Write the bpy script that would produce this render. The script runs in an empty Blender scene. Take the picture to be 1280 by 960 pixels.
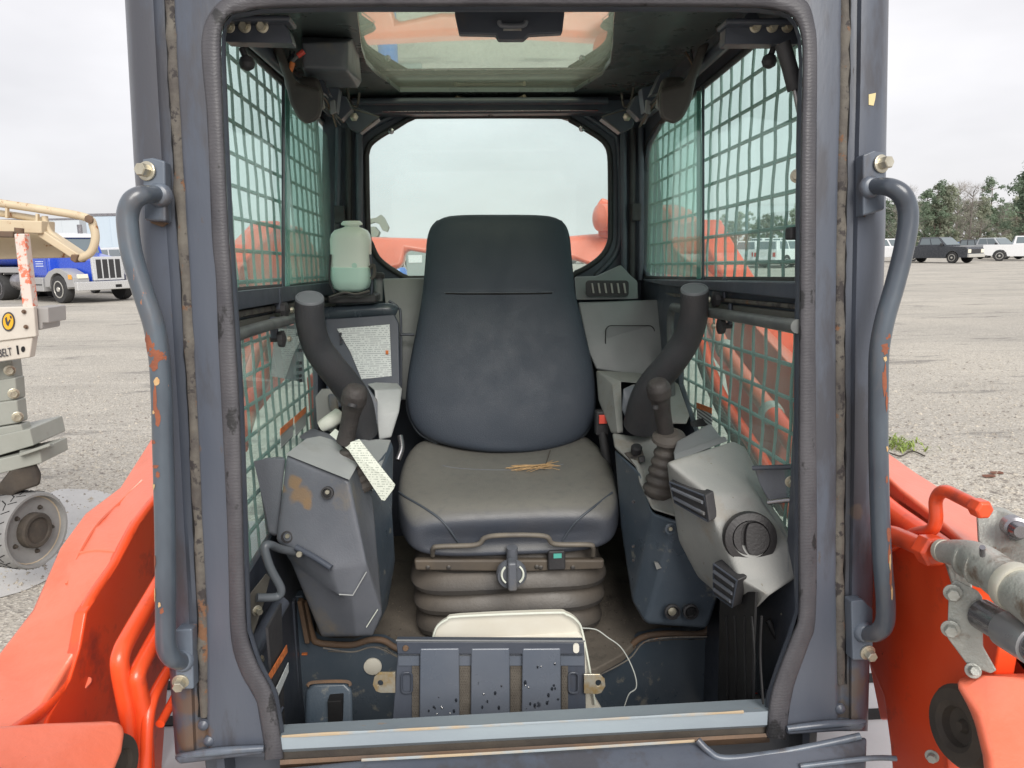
import bpy, bmesh, math, random
from mathutils import Vector, Matrix, noise
from mathutils.geometry import tessellate_polygon
R = math.radians
random.seed(7)
S = bpy.context.scene
COL = S.collection

# ------------------------------------------------------------------ camera
F = 930.0
CAM = Vector((-0.06, 0.0, 1.65))
yaw, pit, rol = R(3.08), R(10.4), R(1.0)
f0 = Vector((math.sin(yaw), math.cos(yaw), 0)); r0 = Vector((math.cos(yaw), -math.sin(yaw), 0)); ZZ = Vector((0, 0, 1))
FWD = f0*math.cos(pit) - ZZ*math.sin(pit)
up0 = f0*math.sin(pit) + ZZ*math.cos(pit)
RGT = r0*math.cos(rol) - up0*math.sin(rol)
UPV = up0*math.cos(rol) + r0*math.sin(rol)
cd = bpy.data.cameras.new('camera'); cam = bpy.data.objects.new('camera', cd); COL.objects.link(cam)
cam.matrix_world = Matrix(((RGT.x, UPV.x, -FWD.x, CAM.x), (RGT.y, UPV.y, -FWD.y, CAM.y), (RGT.z, UPV.z, -FWD.z, CAM.z), (0, 0, 0, 1)))
cd.sensor_width = 36; cd.lens = 36*F/1280; cd.clip_start = 0.02; cd.clip_end = 5000
S.camera = cam

# ------------------------------------------------------------------ sky + sun (overcast)
w = bpy.data.worlds.new("World"); S.world = w; w.use_nodes = True
nt = w.node_tree; nt.nodes.clear()
def WN(t): return nt.nodes.new(t)
out = WN('ShaderNodeOutputWorld'); bg = WN('ShaderNodeBackground'); bg.inputs[1].default_value = 0.1
sky = WN('ShaderNodeTexSky'); sky.sky_type = 'NISHITA'; sky.sun_disc = False
sky.sun_elevation = R(36); sky.sun_rotation = R(168)
tc = WN('ShaderNodeTexCoord'); mp = WN('ShaderNodeMapping'); mp.inputs['Scale'].default_value = (1.0, 1.0, 2.6)
nz = WN('ShaderNodeTexNoise'); nz.inputs['Scale'].default_value = 1.7; nz.inputs['Detail'].default_value = 5; nz.inputs['Roughness'].default_value = .5
cr = WN('ShaderNodeValToRGB'); cr.color_ramp.elements[0].position = .3; cr.color_ramp.elements[1].position = .72
cr.color_ramp.elements[0].color = (2.95, 2.91, 3.02, 1); cr.color_ramp.elements[1].color = (4.65, 4.57, 4.66, 1)
mx = WN('ShaderNodeMixRGB'); mx.inputs[0].default_value = .96
nt.links.new(tc.outputs['Generated'], mp.inputs[0]); nt.links.new(mp.outputs[0], nz.inputs['Vector'])
nt.links.new(nz.outputs['Fac'], cr.inputs[0]); nt.links.new(sky.outputs[0], mx.inputs[1]); nt.links.new(cr.outputs[0], mx.inputs[2])
nt.links.new(mx.outputs[0], bg.inputs[0]); nt.links.new(bg.outputs[0], out.inputs[0])
sl = bpy.data.lights.new('sun', 'SUN'); sl.energy = 1.5; sl.angle = R(35); sl.color = (1, .96, .9)
so = bpy.data.objects.new('sun', sl); COL.objects.link(so)
# light travels from behind the photographer's right shoulder
el, az = R(36), R(168)
sd = Vector((math.sin(az)*math.cos(el), math.cos(az)*math.cos(el), math.sin(el)))
so.rotation_euler = sd.to_track_quat('Z', 'Y').to_euler()
S.view_settings.view_transform = 'Standard'; S.view_settings.look = 'None'
S.view_settings.exposure = 1.2; S.view_settings.gamma = 1

# ------------------------------------------------------------------ ray helpers
def ray(px, py): return (RGT*((px-640)/F) + UPV*((480-py)/F) + FWD)
def hit(px, py, p, n):
    d = ray(px, py); return CAM + d*((Vector(p)-CAM).dot(n)/d.dot(n))
def HY(px, py, Y): return hit(px, py, (0, Y, 0), Vector((0, 1, 0)))
def HX(px, py, X): return hit(px, py, (X, 0, 0), Vector((1, 0, 0)))
def HZ(px, py, Z): return hit(px, py, (0, 0, Z), Vector((0, 0, 1)))
LEAN = R(4.6)
FN = Vector((0, math.cos(LEAN), -math.sin(LEAN)))      # front plane normal (away from camera)
FU = Vector((0, math.sin(LEAN), math.cos(LEAN)))
FP = Vector((0, 1.10, 1.40))
def HF(px, py, off=0.0): return hit(px, py, FP - FN*off, FN)   # off>0: towards the camera
def rp(px_r, Y): return px_r*Y/F*1.0

# ------------------------------------------------------------------ materials
MATS = {}
def M(name, col, rough=.5, metal=0.0, var=None, vscale=6, vamt=.5, bump=0.0, bscale=60, spec=.5, dirt=None, dscale=5, dlo=.5, dhi=.65, coat=0.0,
      rust=None, rscale=9, rlo=.62, rhi=.66, stretch=(1, 1, 1), sss=0, updirt=None):
    if name in MATS: return MATS[name]
    m = bpy.data.materials.new(name); m.use_nodes = True; n = m.node_tree; L = n.links.new
    b = n.nodes['Principled BSDF']
    b.inputs['Base Color'].default_value = (*col, 1); b.inputs['Roughness'].default_value = rough; b.inputs['Metallic'].default_value = metal
    b.inputs['Specular IOR Level'].default_value = spec
    if coat: b.inputs['Coat Weight'].default_value = coat; b.inputs['Coat Roughness'].default_value = .15
    t = n.nodes.new('ShaderNodeTexCoord'); mpn = n.nodes.new('ShaderNodeMapping'); mpn.inputs['Scale'].default_value = stretch
    L(t.outputs['Object'], mpn.inputs[0])
    cur = None
    def tex(sc, det=5, ro=.6):
        z = n.nodes.new('ShaderNodeTexNoise'); z.inputs['Scale'].default_value = sc; z.inputs['Detail'].default_value = det; z.inputs['Roughness'].default_value = ro
        L(mpn.outputs[0], z.inputs['Vector']); return z
    def ramp(src, lo, hi):
        r_ = n.nodes.new('ShaderNodeMapRange'); r_.inputs['From Min'].default_value = lo; r_.inputs['From Max'].default_value = hi; L(src, r_.inputs[0]); return r_.outputs[0]
    def mix(fac, a, c):
        x = n.nodes.new('ShaderNodeMixRGB'); L(fac, x.inputs[0])
        if isinstance(a, tuple): x.inputs[1].default_value = (*a, 1)
        else: L(a, x.inputs[1])
        x.inputs[2].default_value = (*c, 1); return x.outputs[0]
    cur = col
    if var: cur = mix(ramp(tex(vscale).outputs['Fac'], .5-vamt/2, .5+vamt/2), cur, var)
    if dirt: cur = mix(ramp(tex(dscale, 8, .65).outputs['Fac'], dlo, dhi), cur, dirt)
    if updirt:
        g = n.nodes.new('ShaderNodeNewGeometry'); sx = n.nodes.new('ShaderNodeSeparateXYZ'); L(g.outputs['Normal'], sx.inputs[0])
        mm = n.nodes.new('ShaderNodeMath'); mm.operation = 'MULTIPLY'; L(ramp(sx.outputs[2], .25, .85), mm.inputs[0]); L(ramp(tex(45, 8, .7).outputs['Fac'], -.25, .50), mm.inputs[1])
        cur = mix(mm.outputs[0], cur, updirt)
    if rust:
        rf = ramp(tex(rscale, 9, .7).outputs['Fac'], rlo, rhi); cur = mix(rf, cur, rust)
        rr = n.nodes.new('ShaderNodeMapRange'); L(rf, rr.inputs[0]); rr.inputs['To Min'].default_value = rough; rr.inputs['To Max'].default_value = .9; L(rr.outputs[0], b.inputs['Roughness'])
    else:
        rv = n.nodes.new('ShaderNodeMapRange'); L(tex(11).outputs['Fac'], rv.inputs[0]); rv.inputs['From Min'].default_value = .3; rv.inputs['From Max'].default_value = .7
        rv.inputs['To Min'].default_value = max(.03, rough-.1); rv.inputs['To Max'].default_value = min(1, rough+.12); L(rv.outputs[0], b.inputs['Roughness'])
    if not isinstance(cur, tuple): L(cur, b.inputs['Base Color'])
    if bump:
        bp = n.nodes.new('ShaderNodeBump'); bp.inputs['Strength'].default_value = bump; bp.inputs['Distance'].default_value = .002
        L(tex(bscale, 3).outputs['Fac'], bp.inputs['Height']); L(bp.outputs[0], b.inputs['Normal'])
    MATS[name] = m; return m

def glass(name, tint, refl=1.0, haze=.0, hazecol=(.7, .75, .68), hscale=3):
    m = bpy.data.materials.new(name); m.use_nodes = True; n = m.node_tree; n.nodes.clear(); L = n.links.new
    o = n.nodes.new('ShaderNodeOutputMaterial'); tr = n.nodes.new('ShaderNodeBsdfTransparent'); tr.inputs[0].default_value = (*tint, 1)
    gl = n.nodes.new('ShaderNodeBsdfGlossy'); gl.inputs['Roughness'].default_value = .02; gl.inputs[0].default_value = (.9, .95, .92, 1)
    fr = n.nodes.new('ShaderNodeFresnel'); ge = n.nodes.new('ShaderNodeNewGeometry'); io = n.nodes.new('ShaderNodeMath'); io.operation = 'MULTIPLY_ADD'
    L(ge.outputs['Backfacing'], io.inputs[0]); io.inputs[1].default_value = 1/1.5-1.5; io.inputs[2].default_value = 1.5; L(io.outputs[0], fr.inputs[0])
    mu = n.nodes.new('ShaderNodeMath'); mu.operation = 'MULTIPLY'; mu.inputs[1].default_value = refl; mu.use_clamp = True
    L(fr.outputs[0], mu.inputs[0]); mxs = n.nodes.new('ShaderNodeMixShader'); L(mu.outputs[0], mxs.inputs[0])
    base = tr.outputs[0]
    if haze:
        df = n.nodes.new('ShaderNodeBsdfDiffuse'); df.inputs[0].default_value = (*hazecol, 1)
        tl = n.nodes.new('ShaderNodeBsdfTranslucent'); tl.inputs[0].default_value = (*hazecol, 1)
        ad = n.nodes.new('ShaderNodeMixShader'); L(df.outputs[0], ad.inputs[1]); L(tl.outputs[0], ad.inputs[2])
        tcn = n.nodes.new('ShaderNodeTexCoord'); z = n.nodes.new('ShaderNodeTexNoise'); z.inputs['Scale'].default_value = hscale; z.inputs['Detail'].default_value = 7
        mpp = n.nodes.new('ShaderNodeMapping'); mpp.inputs['Scale'].default_value = (1, 5, 1); L(tcn.outputs['Object'], mpp.inputs[0]); L(mpp.outputs[0], z.inputs['Vector'])
        mr = n.nodes.new('ShaderNodeMapRange'); L(z.outputs['Fac'], mr.inputs[0]); mr.inputs['From Min'].default_value = .3; mr.inputs['From Max'].default_value = .75
        mr.inputs['To Min'].default_value = haze*.6; mr.inputs['To Max'].default_value = haze*1.4
        ms = n.nodes.new('ShaderNodeMixShader'); L(mr.outputs[0], ms.inputs[0]); L(base, ms.inputs[1]); L(ad.outputs[0], ms.inputs[2]); base = ms.outputs[0]
    L(base, mxs.inputs[1]); L(gl.outputs[0], mxs.inputs[2]); L(mxs.outputs[0], o.inputs[0])
    MATS[name] = m; return m

FRAME = M('frame_paint', (.060, .071, .096), .36, var=(.093, .105, .132), vscale=3, vamt=.3, bump=.15, bscale=120, dirt=(.062, .064, .076), dscale=9, dlo=.52, dhi=.60, rust=(.085, .08, .085), rscale=42, rlo=.655, rhi=.675, stretch=(1, 1, .22))
FRAMEB = M('frame_blue', (.085, .10, .13), .3, var=(.15, .18, .22), vscale=9, vamt=.3, bump=.1, dirt=(.09, .09, .10), dscale=14, dlo=.52, dhi=.62, rust=(.26, .12, .06), rscale=30, rlo=.66, rhi=.69, stretch=(1, 1, .4))
HANDLE = M('handle_paint', (.056, .067, .086), .3, var=(.11, .14, .17), vscale=5, vamt=.2, dirt=(.10, .10, .11), dscale=8, dlo=.52, dhi=.62, rust=(.34, .15, .08), rscale=30, rlo=.685, rhi=.70, stretch=(1, 1, .35), coat=.25, bump=.15)
DARK = M('dark_steel', (.050, .060, .082), .38, var=(.082, .090, .11), vscale=8, bump=.15, dirt=(.10, .085, .07), dscale=9, dlo=.6, dhi=.85)
ROOF = M('roof_liner', (.105, .128, .135), .3, var=(.15, .17, .165), vscale=4, bump=.1)
BLACK = M('black_rubber', (.022, .022, .025), .6, var=(.05, .048, .05), vscale=12, bump=.35, bscale=150)
SEAL = M('seal_rubber', (.045, .044, .052), .5, var=(.085, .082, .09), vscale=18, vamt=.4, bump=.2, bscale=200, dirt=(.02, .02, .022), dscale=22, dlo=.60, dhi=.64, stretch=(1, 1, .5))
GUM = M('weld_sealant', (.13, .118, .10), .8, var=(.075, .066, .06), vscale=22, vamt=.25, bump=.9, bscale=90, dirt=(.035, .03, .03), dscale=30, dlo=.56, dhi=.60, rust=(.17, .085, .045), rscale=18, rlo=.60, rhi=.64)
SEATB = M('seat_vinyl', (.042, .053, .072), .52, var=(.046, .055, .071), vscale=3, vamt=.8, bump=.35, bscale=420, spec=.32)
SEATC = M('seat_vinyl_dusty', (.045, .055, .075), .42, var=(.065, .068, .08), vscale=8, bump=.35, bscale=420, updirt=(.165, .160, .145))
PIPE = M('seat_piping', (.06, .07, .085), .5)
PLAST = M('grey_plastic', (.34, .36, .365), .5, var=(.42, .43, .425), vscale=7, bump=.25, bscale=300, dirt=(.22, .19, .155), dscale=6, dlo=.6, dhi=.8)
PLASTL = M('light_plastic', (.27, .275, .265), .65, var=(.31, .308, .292), vscale=9, vamt=.3, bump=.35, bscale=300, dirt=(.25, .225, .19), dscale=11, dlo=.54, dhi=.70, rust=(.20, .18, .15), rscale=60, rlo=.655, rhi=.67)
PLASTD = M('charcoal_plastic', (.105, .115, .135), .42, var=(.15, .158, .18), vscale=7, bump=.25, bscale=280, dirt=(.20, .175, .14), dscale=8, dlo=.55, dhi=.70)
PLASTM = M('mid_plastic', (.19, .20, .205), .48, var=(.235, .24, .245), vscale=7, bump=.25, bscale=280)
BLUEB = M('console_blue', (.055, .078, .104), .34, var=(.095, .115, .14), vscale=6, bump=.2, bscale=220, dirt=(.20, .20, .185), dscale=26, dlo=.60, dhi=.68)
FLOORM = M('dusty_floor', (.19, .165, .135), .85, var=(.11, .095, .08), vscale=9, bump=.5, bscale=160, dirt=(.05, .045, .04), dscale=12, dlo=.6, dhi=.75)
BELLOW = M('bellows_rubber', (.038, .038, .042), .5, var=(.075, .066, .056), vscale=9, bump=.3, bscale=200, updirt=(.165, .14, .115))
RUSTY = M('rusty_trim', (.10, .075, .06), .7, var=(.19, .11, .06), vscale=14, bump=.5, bscale=120)
ZINC = M('zinc_bolt', (.60, .57, .48), .35, metal=.7, var=(.42, .38, .28), vscale=40)
STEEL = M('cast_steel', (.33, .34, .31), .42, metal=.35, var=(.47, .47, .43), vscale=14, vamt=.3, bump=.7, bscale=160, dirt=(.20, .15, .11), dscale=16, dlo=.56, dhi=.66, rust=(.20, .10, .06), rscale=34, rlo=.66, rhi=.69)
CHROME = M('dull_chrome', (.40, .39, .41), .25, metal=.9, var=(.25, .24, .26), vscale=9)
ORANGE = M('orange_paint', (.84, .07, .014), .34, var=(.86, .10, .028), vscale=4, vamt=.3, bump=.12, bscale=60, dirt=(.45, .06, .03), dscale=11, dlo=.56, dhi=.72, rust=(.30, .07, .04), rscale=30, rlo=.675, rhi=.695, coat=.3)
ORANGEF = M('faded_sheen_orange_paint', (.79, .165, .085), .33, var=(.80, .20, .12), vscale=6, vamt=.5, bump=.3, bscale=90, dirt=(.70, .145, .07), dscale=9, dlo=.48, dhi=.72, rust=(.35, .12, .07), rscale=34, rlo=.68, rhi=.70, coat=.25)  # paler than orange_paint: fading plus sky sheen, both put into the colour
WHITE = M('white_board', (.74, .72, .64), .5, var=(.66, .62, .52), vscale=9)
PAPER = M('paper', (.78, .80, .72), .7, var=(.66, .70, .60), vscale=60)
TANK = M('translucent_tank', (.84, .87, .80), .35, var=(.80, .85, .77), vscale=8)
FLUID = M('tank_fluid', (.58, .80, .70), .35)
ORST = M('orange_label', (.78, .22, .06), .5, var=(.45, .13, .04), vscale=90, vamt=.2)
RED = M('red_button', (.80, .10, .07), .4)
GUARD = M('guard_green_grey', (.19, .28, .265), .5, var=(.24, .33, .31), vscale=9)
GAL = M('deck_light_grey', (.50, .51, .53), .45, var=(.40, .41, .43), vscale=6)
HOLE = M('deep_black', (.006, .006, .007), .8)
MUD = M('mud_black', (.035, .03, .027), .8, var=(.08, .065, .05), vscale=12, bump=.8, bscale=50)
TEXTD = M('print_dark', (.05, .05, .06), .6)
GL_SIDE = glass('side_glass', (.87, .98, .95), .5, .14, (.74, .88, .82))
GL_REAR = glass('rear_glass', (.93, 1.0, .98), .45, .12, (.86, .93, .91))
GL_ROOF = glass('roof_glass', (.78, .84, .72), 2.2, .30, (.80, .78, .64), 3)
GL_CAR = M('car_glass', (.13, .165, .18), .06, spec=.9, coat=.6)  # base colour lightened to stand in for sky reflected in the panes
TYRE = M('tyre', (.035, .035, .036), .75, bump=.4, bscale=80)

# print on a label: rows of short dark marks
def print_mat(name, base, ink, rows, axis=2, dens=.5):
    m = bpy.data.materials.new(name); m.use_nodes = True; n = m.node_tree; L = n.links.new; b = n.nodes['Principled BSDF']; b.inputs['Roughness'].default_value = .5
    t = n.nodes.new('ShaderNodeTexCoord'); s = n.nodes.new('ShaderNodeSeparateXYZ'); L(t.outputs['Generated'], s.inputs[0])
    def mth(op, a, c=None):
        k = n.nodes.new('ShaderNodeMath'); k.operation = op
        for i, v in enumerate((a, c)):
            if v is None: continue
            if isinstance(v, (int, float)): k.inputs[i].default_value = v
            else: L(v, k.inputs[i])
        return k.outputs[0]
    v = mth('MULTIPLY', s.outputs[axis], rows); line = mth('LESS_THAN', mth('FRACT', v), .42)
    row = mth('FLOOR', v); cx = n.nodes.new('ShaderNodeCombineXYZ'); L(mth('MULTIPLY', s.outputs[0 if axis == 2 else 1], 24.0), cx.inputs[0]); L(mth('MULTIPLY', row, 7.7), cx.inputs[1])
    z = n.nodes.new('ShaderNodeTexNoise'); z.inputs['Scale'].default_value = 1.0; z.inputs['Detail'].default_value = 4; L(cx.outputs[0], z.inputs['Vector'])
    g = mth('GREATER_THAN', z.outputs['Fac'], dens); mk = mth('MULTIPLY', line, g)
    x = n.nodes.new('ShaderNodeMixRGB'); L(mk, x.inputs[0]); x.inputs[1].default_value = (*base, 1); x.inputs[2].default_value = (*ink, 1); L(x.outputs[0], b.inputs['Base Color'])
    MATS[name] = m; return m
PRINT = print_mat('printed_sheet', (.66, .69, .68), (.40, .42, .43), 26, dens=.47)
PRINT2 = print_mat('printed_tag', (.62, .65, .57), (.36, .39, .34), 26, dens=.5)
PRINTD = print_mat('printed_warning', (.60, .64, .62), (.07, .08, .09), 7, dens=.33)

# ------------------------------------------------------------------ builders
def tag(o, label=None, cat=None, group=None, kind=None):
    if label: o['label'] = label
    if cat: o['category'] = cat
    if group: o['group'] = group
    if kind: o['kind'] = kind
    return o
def empty(name, loc, label, cat, group=None, rz=0):
    o = bpy.data.objects.new(name, None); COL.objects.link(o); o.location = loc; o.rotation_euler = (0, 0, rz); o.empty_display_size = .1
    o['_inv'] = 0; del o['_inv']
    return tag(o, label, cat, group)
def link(name, me, mat, parent=None, world=True):
    if mat is not None: me.materials.append(mat)
    o = bpy.data.objects.new(name, me); COL.objects.link(o)
    if parent is not None:
        o.parent = parent
        if world:
            mw = Matrix.Translation(parent.location) @ parent.rotation_euler.to_matrix().to_4x4() if parent.parent is None and parent.type == 'EMPTY' else Matrix.Identity(4)
            o.matrix_parent_inverse = mw.inverted()
    return o
def bm_obj(name, bm, mat, parent=None, smooth=False, bevel=0, seg=2, sub=0, world=True, ang=40):
    bmesh.ops.recalc_face_normals(bm, faces=bm.faces)
    me = bpy.data.meshes.new(name); bm.to_mesh(me); bm.free()
    o = link(name, me, mat, parent, world)
    if bevel:
        b = o.modifiers.new('b', 'BEVEL'); b.width = bevel; b.segments = seg; b.limit_method = 'ANGLE'; b.angle_limit = R(ang); b.use_clamp_overlap = True
        b.harden_normals = True; smooth = True
    if sub:
        s = o.modifiers.new('s', 'SUBSURF'); s.levels = sub; s.render_levels = sub
    if smooth:
        for p in me.polygons: p.use_smooth = True
    return o
def A_tube(bm, pts, r, seg=12, n=5, caps=True, straight=False, flat=1.0, upv=None):
    pts = [Vector(p) for p in pts]
    rs = r if isinstance(r, (list, tuple)) else [r]*len(pts)
    if straight or len(pts) < 3: P, RR = pts, list(rs)
    else:
        P, RR = [], []
        for i in range(len(pts)-1):
            a = pts[max(i-1, 0)]; b = pts[i]; c = pts[i+1]; d = pts[min(i+2, len(pts)-1)]
            for k in range(n):
                t = k/n
                P.append(.5*((2*b)+(c-a)*t+(2*a-5*b+4*c-d)*t*t+(3*b-a-3*c+d)*t**3)); RR.append(rs[i]*(1-t)+rs[i+1]*t)
        P.append(pts[-1]); RR.append(rs[-1])
    rings = []; nrm = None
    for i, p in enumerate(P):
        T = (P[min(i+1, len(P)-1)]-P[max(i-1, 0)]).normalized()
        if nrm is None:
            nrm = T.cross(upv or Vector((0, 1, 0))); nrm = nrm if nrm.length > .05 else T.cross(Vector((1, 0, 0))); nrm.normalize()
        nrm = (nrm - T*nrm.dot(T)).normalized(); bn = T.cross(nrm)
        rings.append([bm.verts.new(p+(nrm*math.cos(a)+bn*math.sin(a)*flat)*RR[i]) for a in [2*math.pi*k/seg for k in range(seg)]])
    for a, b in zip(rings, rings[1:]):
        for k in range(seg): bm.faces.new((a[k], a[(k+1) % seg], b[(k+1) % seg], b[k]))
    if caps: bm.faces.new(rings[0][::-1]); bm.faces.new(rings[-1])
def tube(name, pts, r, mat, parent=None, seg=14, n=6, straight=False, world=True, flat=1.0):
    bm = bmesh.new(); A_tube(bm, pts, r, seg, n, True, straight, flat)
    o = bm_obj(name, bm, mat, parent, smooth=True, world=world); split(o); return o
def split(o, a=50):
    me = o.data
    try: me.set_sharp_from_angle(angle=R(a))
    except Exception: pass
def A_box(bm, lo, hi):
    x0, y0, z0 = lo; x1, y1, z1 = hi
    v = [bm.verts.new(p) for p in ((x0, y0, z0), (x1, y0, z0), (x1, y1, z0), (x0, y1, z0), (x0, y0, z1), (x1, y0, z1), (x1, y1, z1), (x0, y1, z1))]
    for f in ((0, 3, 2, 1), (4, 5, 6, 7), (0, 1, 5, 4), (1, 2, 6, 5), (2, 3, 7, 6), (3, 0, 4, 7)): bm.faces.new([v[i] for i in f])
def box(name, lo, hi, mat, parent=None, bevel=.004, world=True):
    bm = bmesh.new(); A_box(bm, lo, hi); return bm_obj(name, bm, mat, parent, bevel=bevel, world=world)
def A_slab(bm, pts, vec, holes=()):
    loops = [[Vector(p) for p in pts]]+[[Vector(p) for p in h] for h in holes]; vec = Vector(vec)
    tris = tessellate_polygon(loops)
    flat = [p for l in loops for p in l]
    f = [bm.verts.new(p) for p in flat]; b = [bm.verts.new(p+vec) for p in flat]
    if not holes and len(flat) <= 4:
        bm.faces.new(f); bm.faces.new(b[::-1])
    else:
        for t in tris:
            bm.faces.new([f[i] for i in t]); bm.faces.new([b[i] for i in t][::-1])
    s = 0
    for l in loops:
        n_ = len(l)
        for i in range(n_):
            j = (i+1) % n_; bm.faces.new((f[s+i], f[s+j], b[s+j], b[s+i]))
        s += n_
def slab(name, pts, vec, mat, parent=None, bevel=.003, holes=(), world=True, seg=2, tri=False):
    bm = bmesh.new(); A_slab(bm, pts, vec, holes)
    if tri or not holes:
        big = [f for f in bm.faces if len(f.verts) > 4]
        if big: bmesh.ops.triangulate(bm, faces=big)
    if holes or len(pts) > 4: bmesh.ops.dissolve_limit(bm, angle_limit=R(.5), verts=bm.verts, edges=bm.edges)
    o = bm_obj(name, bm, mat, parent, bevel=bevel, seg=seg, world=world); return o
def relief(name, V, faces, mat, parent=None, back=.1, bevel=.004, conv=None, seg=3, vec=None, ang=15, soft=0):
    """faceted front made of traced points (px,py,Y) pushed back as a closed body"""
    bm = bmesh.new(); mx_, my_ = sum(v[0] for v in V)/len(V), sum(v[1] for v in V)/len(V)
    vec = vec or ray(mx_, my_).normalized()*back
    P = [bm.verts.new(HY(*v) if conv is None else conv(*v)) for v in V]
    fs = [bm.faces.new([P[i] for i in f]) for f in faces]
    edges = {}
    for f in faces:
        for i in range(len(f)):
            a, b = f[i], f[(i+1) % len(f)]; k = (min(a, b), max(a, b)); edges.setdefault(k, []).append((a, b))
    B = [bm.verts.new(p.co+vec) for p in P]
    for k, l in edges.items():
        if len(l) == 1: a, b = l[0]; bm.faces.new((P[b], P[a], B[a], B[b]))
    for f in faces: bm.faces.new([B[i] for i in reversed(f)])
    if not soft: return bm_obj(name, bm, mat, parent, bevel=bevel, seg=seg, ang=ang)
    o = bm_obj(name, bm, mat, parent, smooth=True)
    q = o.modifiers.new('s', 'SUBSURF'); q.subdivision_type = 'SIMPLE'; q.levels = q.render_levels = 4
    q = o.modifiers.new('m', 'SMOOTH'); q.factor = .5; q.iterations = soft
    return o
def loft(name, rings, mat, parent=None, sub=0, closed=True, caps=True, smooth=True, world=True, solid=0):
    bm = bmesh.new(); RR = [[bm.verts.new(p) for p in r] for r in rings]
    for a, b in zip(RR, RR[1:]):
        n_ = len(a)
        for k in range(n_ if closed else n_-1): bm.faces.new((a[k], a[(k+1) % n_], b[(k+1) % n_], b[k]))
    if caps and closed: bm.faces.new(RR[0][::-1]); bm.faces.new(RR[-1])
    o = bm_obj(name, bm, mat, parent, smooth=smooth, sub=0, world=world)
    if solid: s = o.modifiers.new('t', 'SOLIDIFY'); s.thickness = solid; s.offset = 0
    if sub: s = o.modifiers.new('s', 'SUBSURF'); s.levels = sub; s.render_levels = sub
    return o
def A_lathe(bm, c, ax, prof, seg=20):
    ax = Vector(ax).normalized(); u = ax.cross(Vector((0, 0, 1))); u = u if u.length > .1 else ax.cross(Vector((1, 0, 0))); u.normalize(); v = ax.cross(u); c = Vector(c)
    rings = [[bm.verts.new(c+ax*h+(u*math.cos(2*math.pi*k/seg)+v*math.sin(2*math.pi*k/seg))*max(r, 1e-4)) for k in range(seg)] for r, h in prof]
    for a, b in zip(rings, rings[1:]):
        for k in range(seg): bm.faces.new((a[k], a[(k+1) % seg], b[(k+1) % seg], b[k]))
    bm.faces.new(rings[0][::-1]); bm.faces.new(rings[-1])
def lathe(name, c, ax, prof, mat, parent=None, seg=24, world=True):
    bm = bmesh.new(); A_lathe(bm, c, ax, prof, seg); o = bm_obj(name, bm, mat, parent, smooth=True, world=world); split(o, 35); return o
def bolt(c, ax, r, parent, mat=None, name='bolt', world=True):
    bm = bmesh.new(); A_lathe(bm, c, ax, [(r, 0), (r, r*.18), (r*.92, r*.22), (r*.7, r*.25)], 20)
    c2 = Vector(c)+Vector(ax).normalized()*r*.2
    A_lathe(bm, c2, ax, [(r*.68, 0), (r*.68, r*.95), (r*.60, r*1.05), (r*.3, r*1.03)], 6)
    return bm_obj(name, bm, mat or ZINC, parent, world=world)
def cat1(vals, t):
    """smooth interpolation of a list of tuples at 0..1"""
    n_ = len(vals)-1; x = min(max(t*n_, 0), n_-1e-6); i = int(x); t = x-i
    a = vals[max(i-1, 0)]; b = vals[i]; c = vals[i+1]; d = vals[min(i+2, n_)]
    return tuple(.5*((2*b_)+(c_-a_)*t+(2*a_-5*b_+4*c_-d_)*t*t+(3*b_-a_-3*c_+d_)*t**3) for a_, b_, c_, d_ in zip(a, b, c, d))
def lin(tab, y):
    """table of (y, x) -> x at y"""
    if y <= tab[0][0]: 
        (a, b), (c, d) = tab[0], tab[1]; return b+(y-a)/(c-a)*(d-b)
    for (a, b), (c, d) in zip(tab, tab[1:]):
        if y <= c: return b+(y-a)/(c-a)*(d-b)
    (a, b), (c, d) = tab[-2], tab[-1]; return d+(y-c)/(c-a)*(d-b)
def on(o, px, py, off=0.0):
    """point of an object's surface hit by the ray through a traced point"""
    dg = bpy.context.evaluated_depsgraph_get(); e = o.evaluated_get(dg); d = ray(px, py).normalized(); mi = e.matrix_world.inverted()
    ok, loc, nr, _ = e.ray_cast(mi @ CAM, (mi.to_3x3() @ d).normalized())
    return (e.matrix_world @ loc + nr*off) if ok else None
def ontube(name, o, pts, r, mat, par, off=0.0, seg=8, n=4):
    q = [on(o, x, y, off) for x, y in pts]; q = [p for p in q if p is not None]
    return tube(name, q, r, mat, par, seg, n) if len(q) > 1 else None
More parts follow.
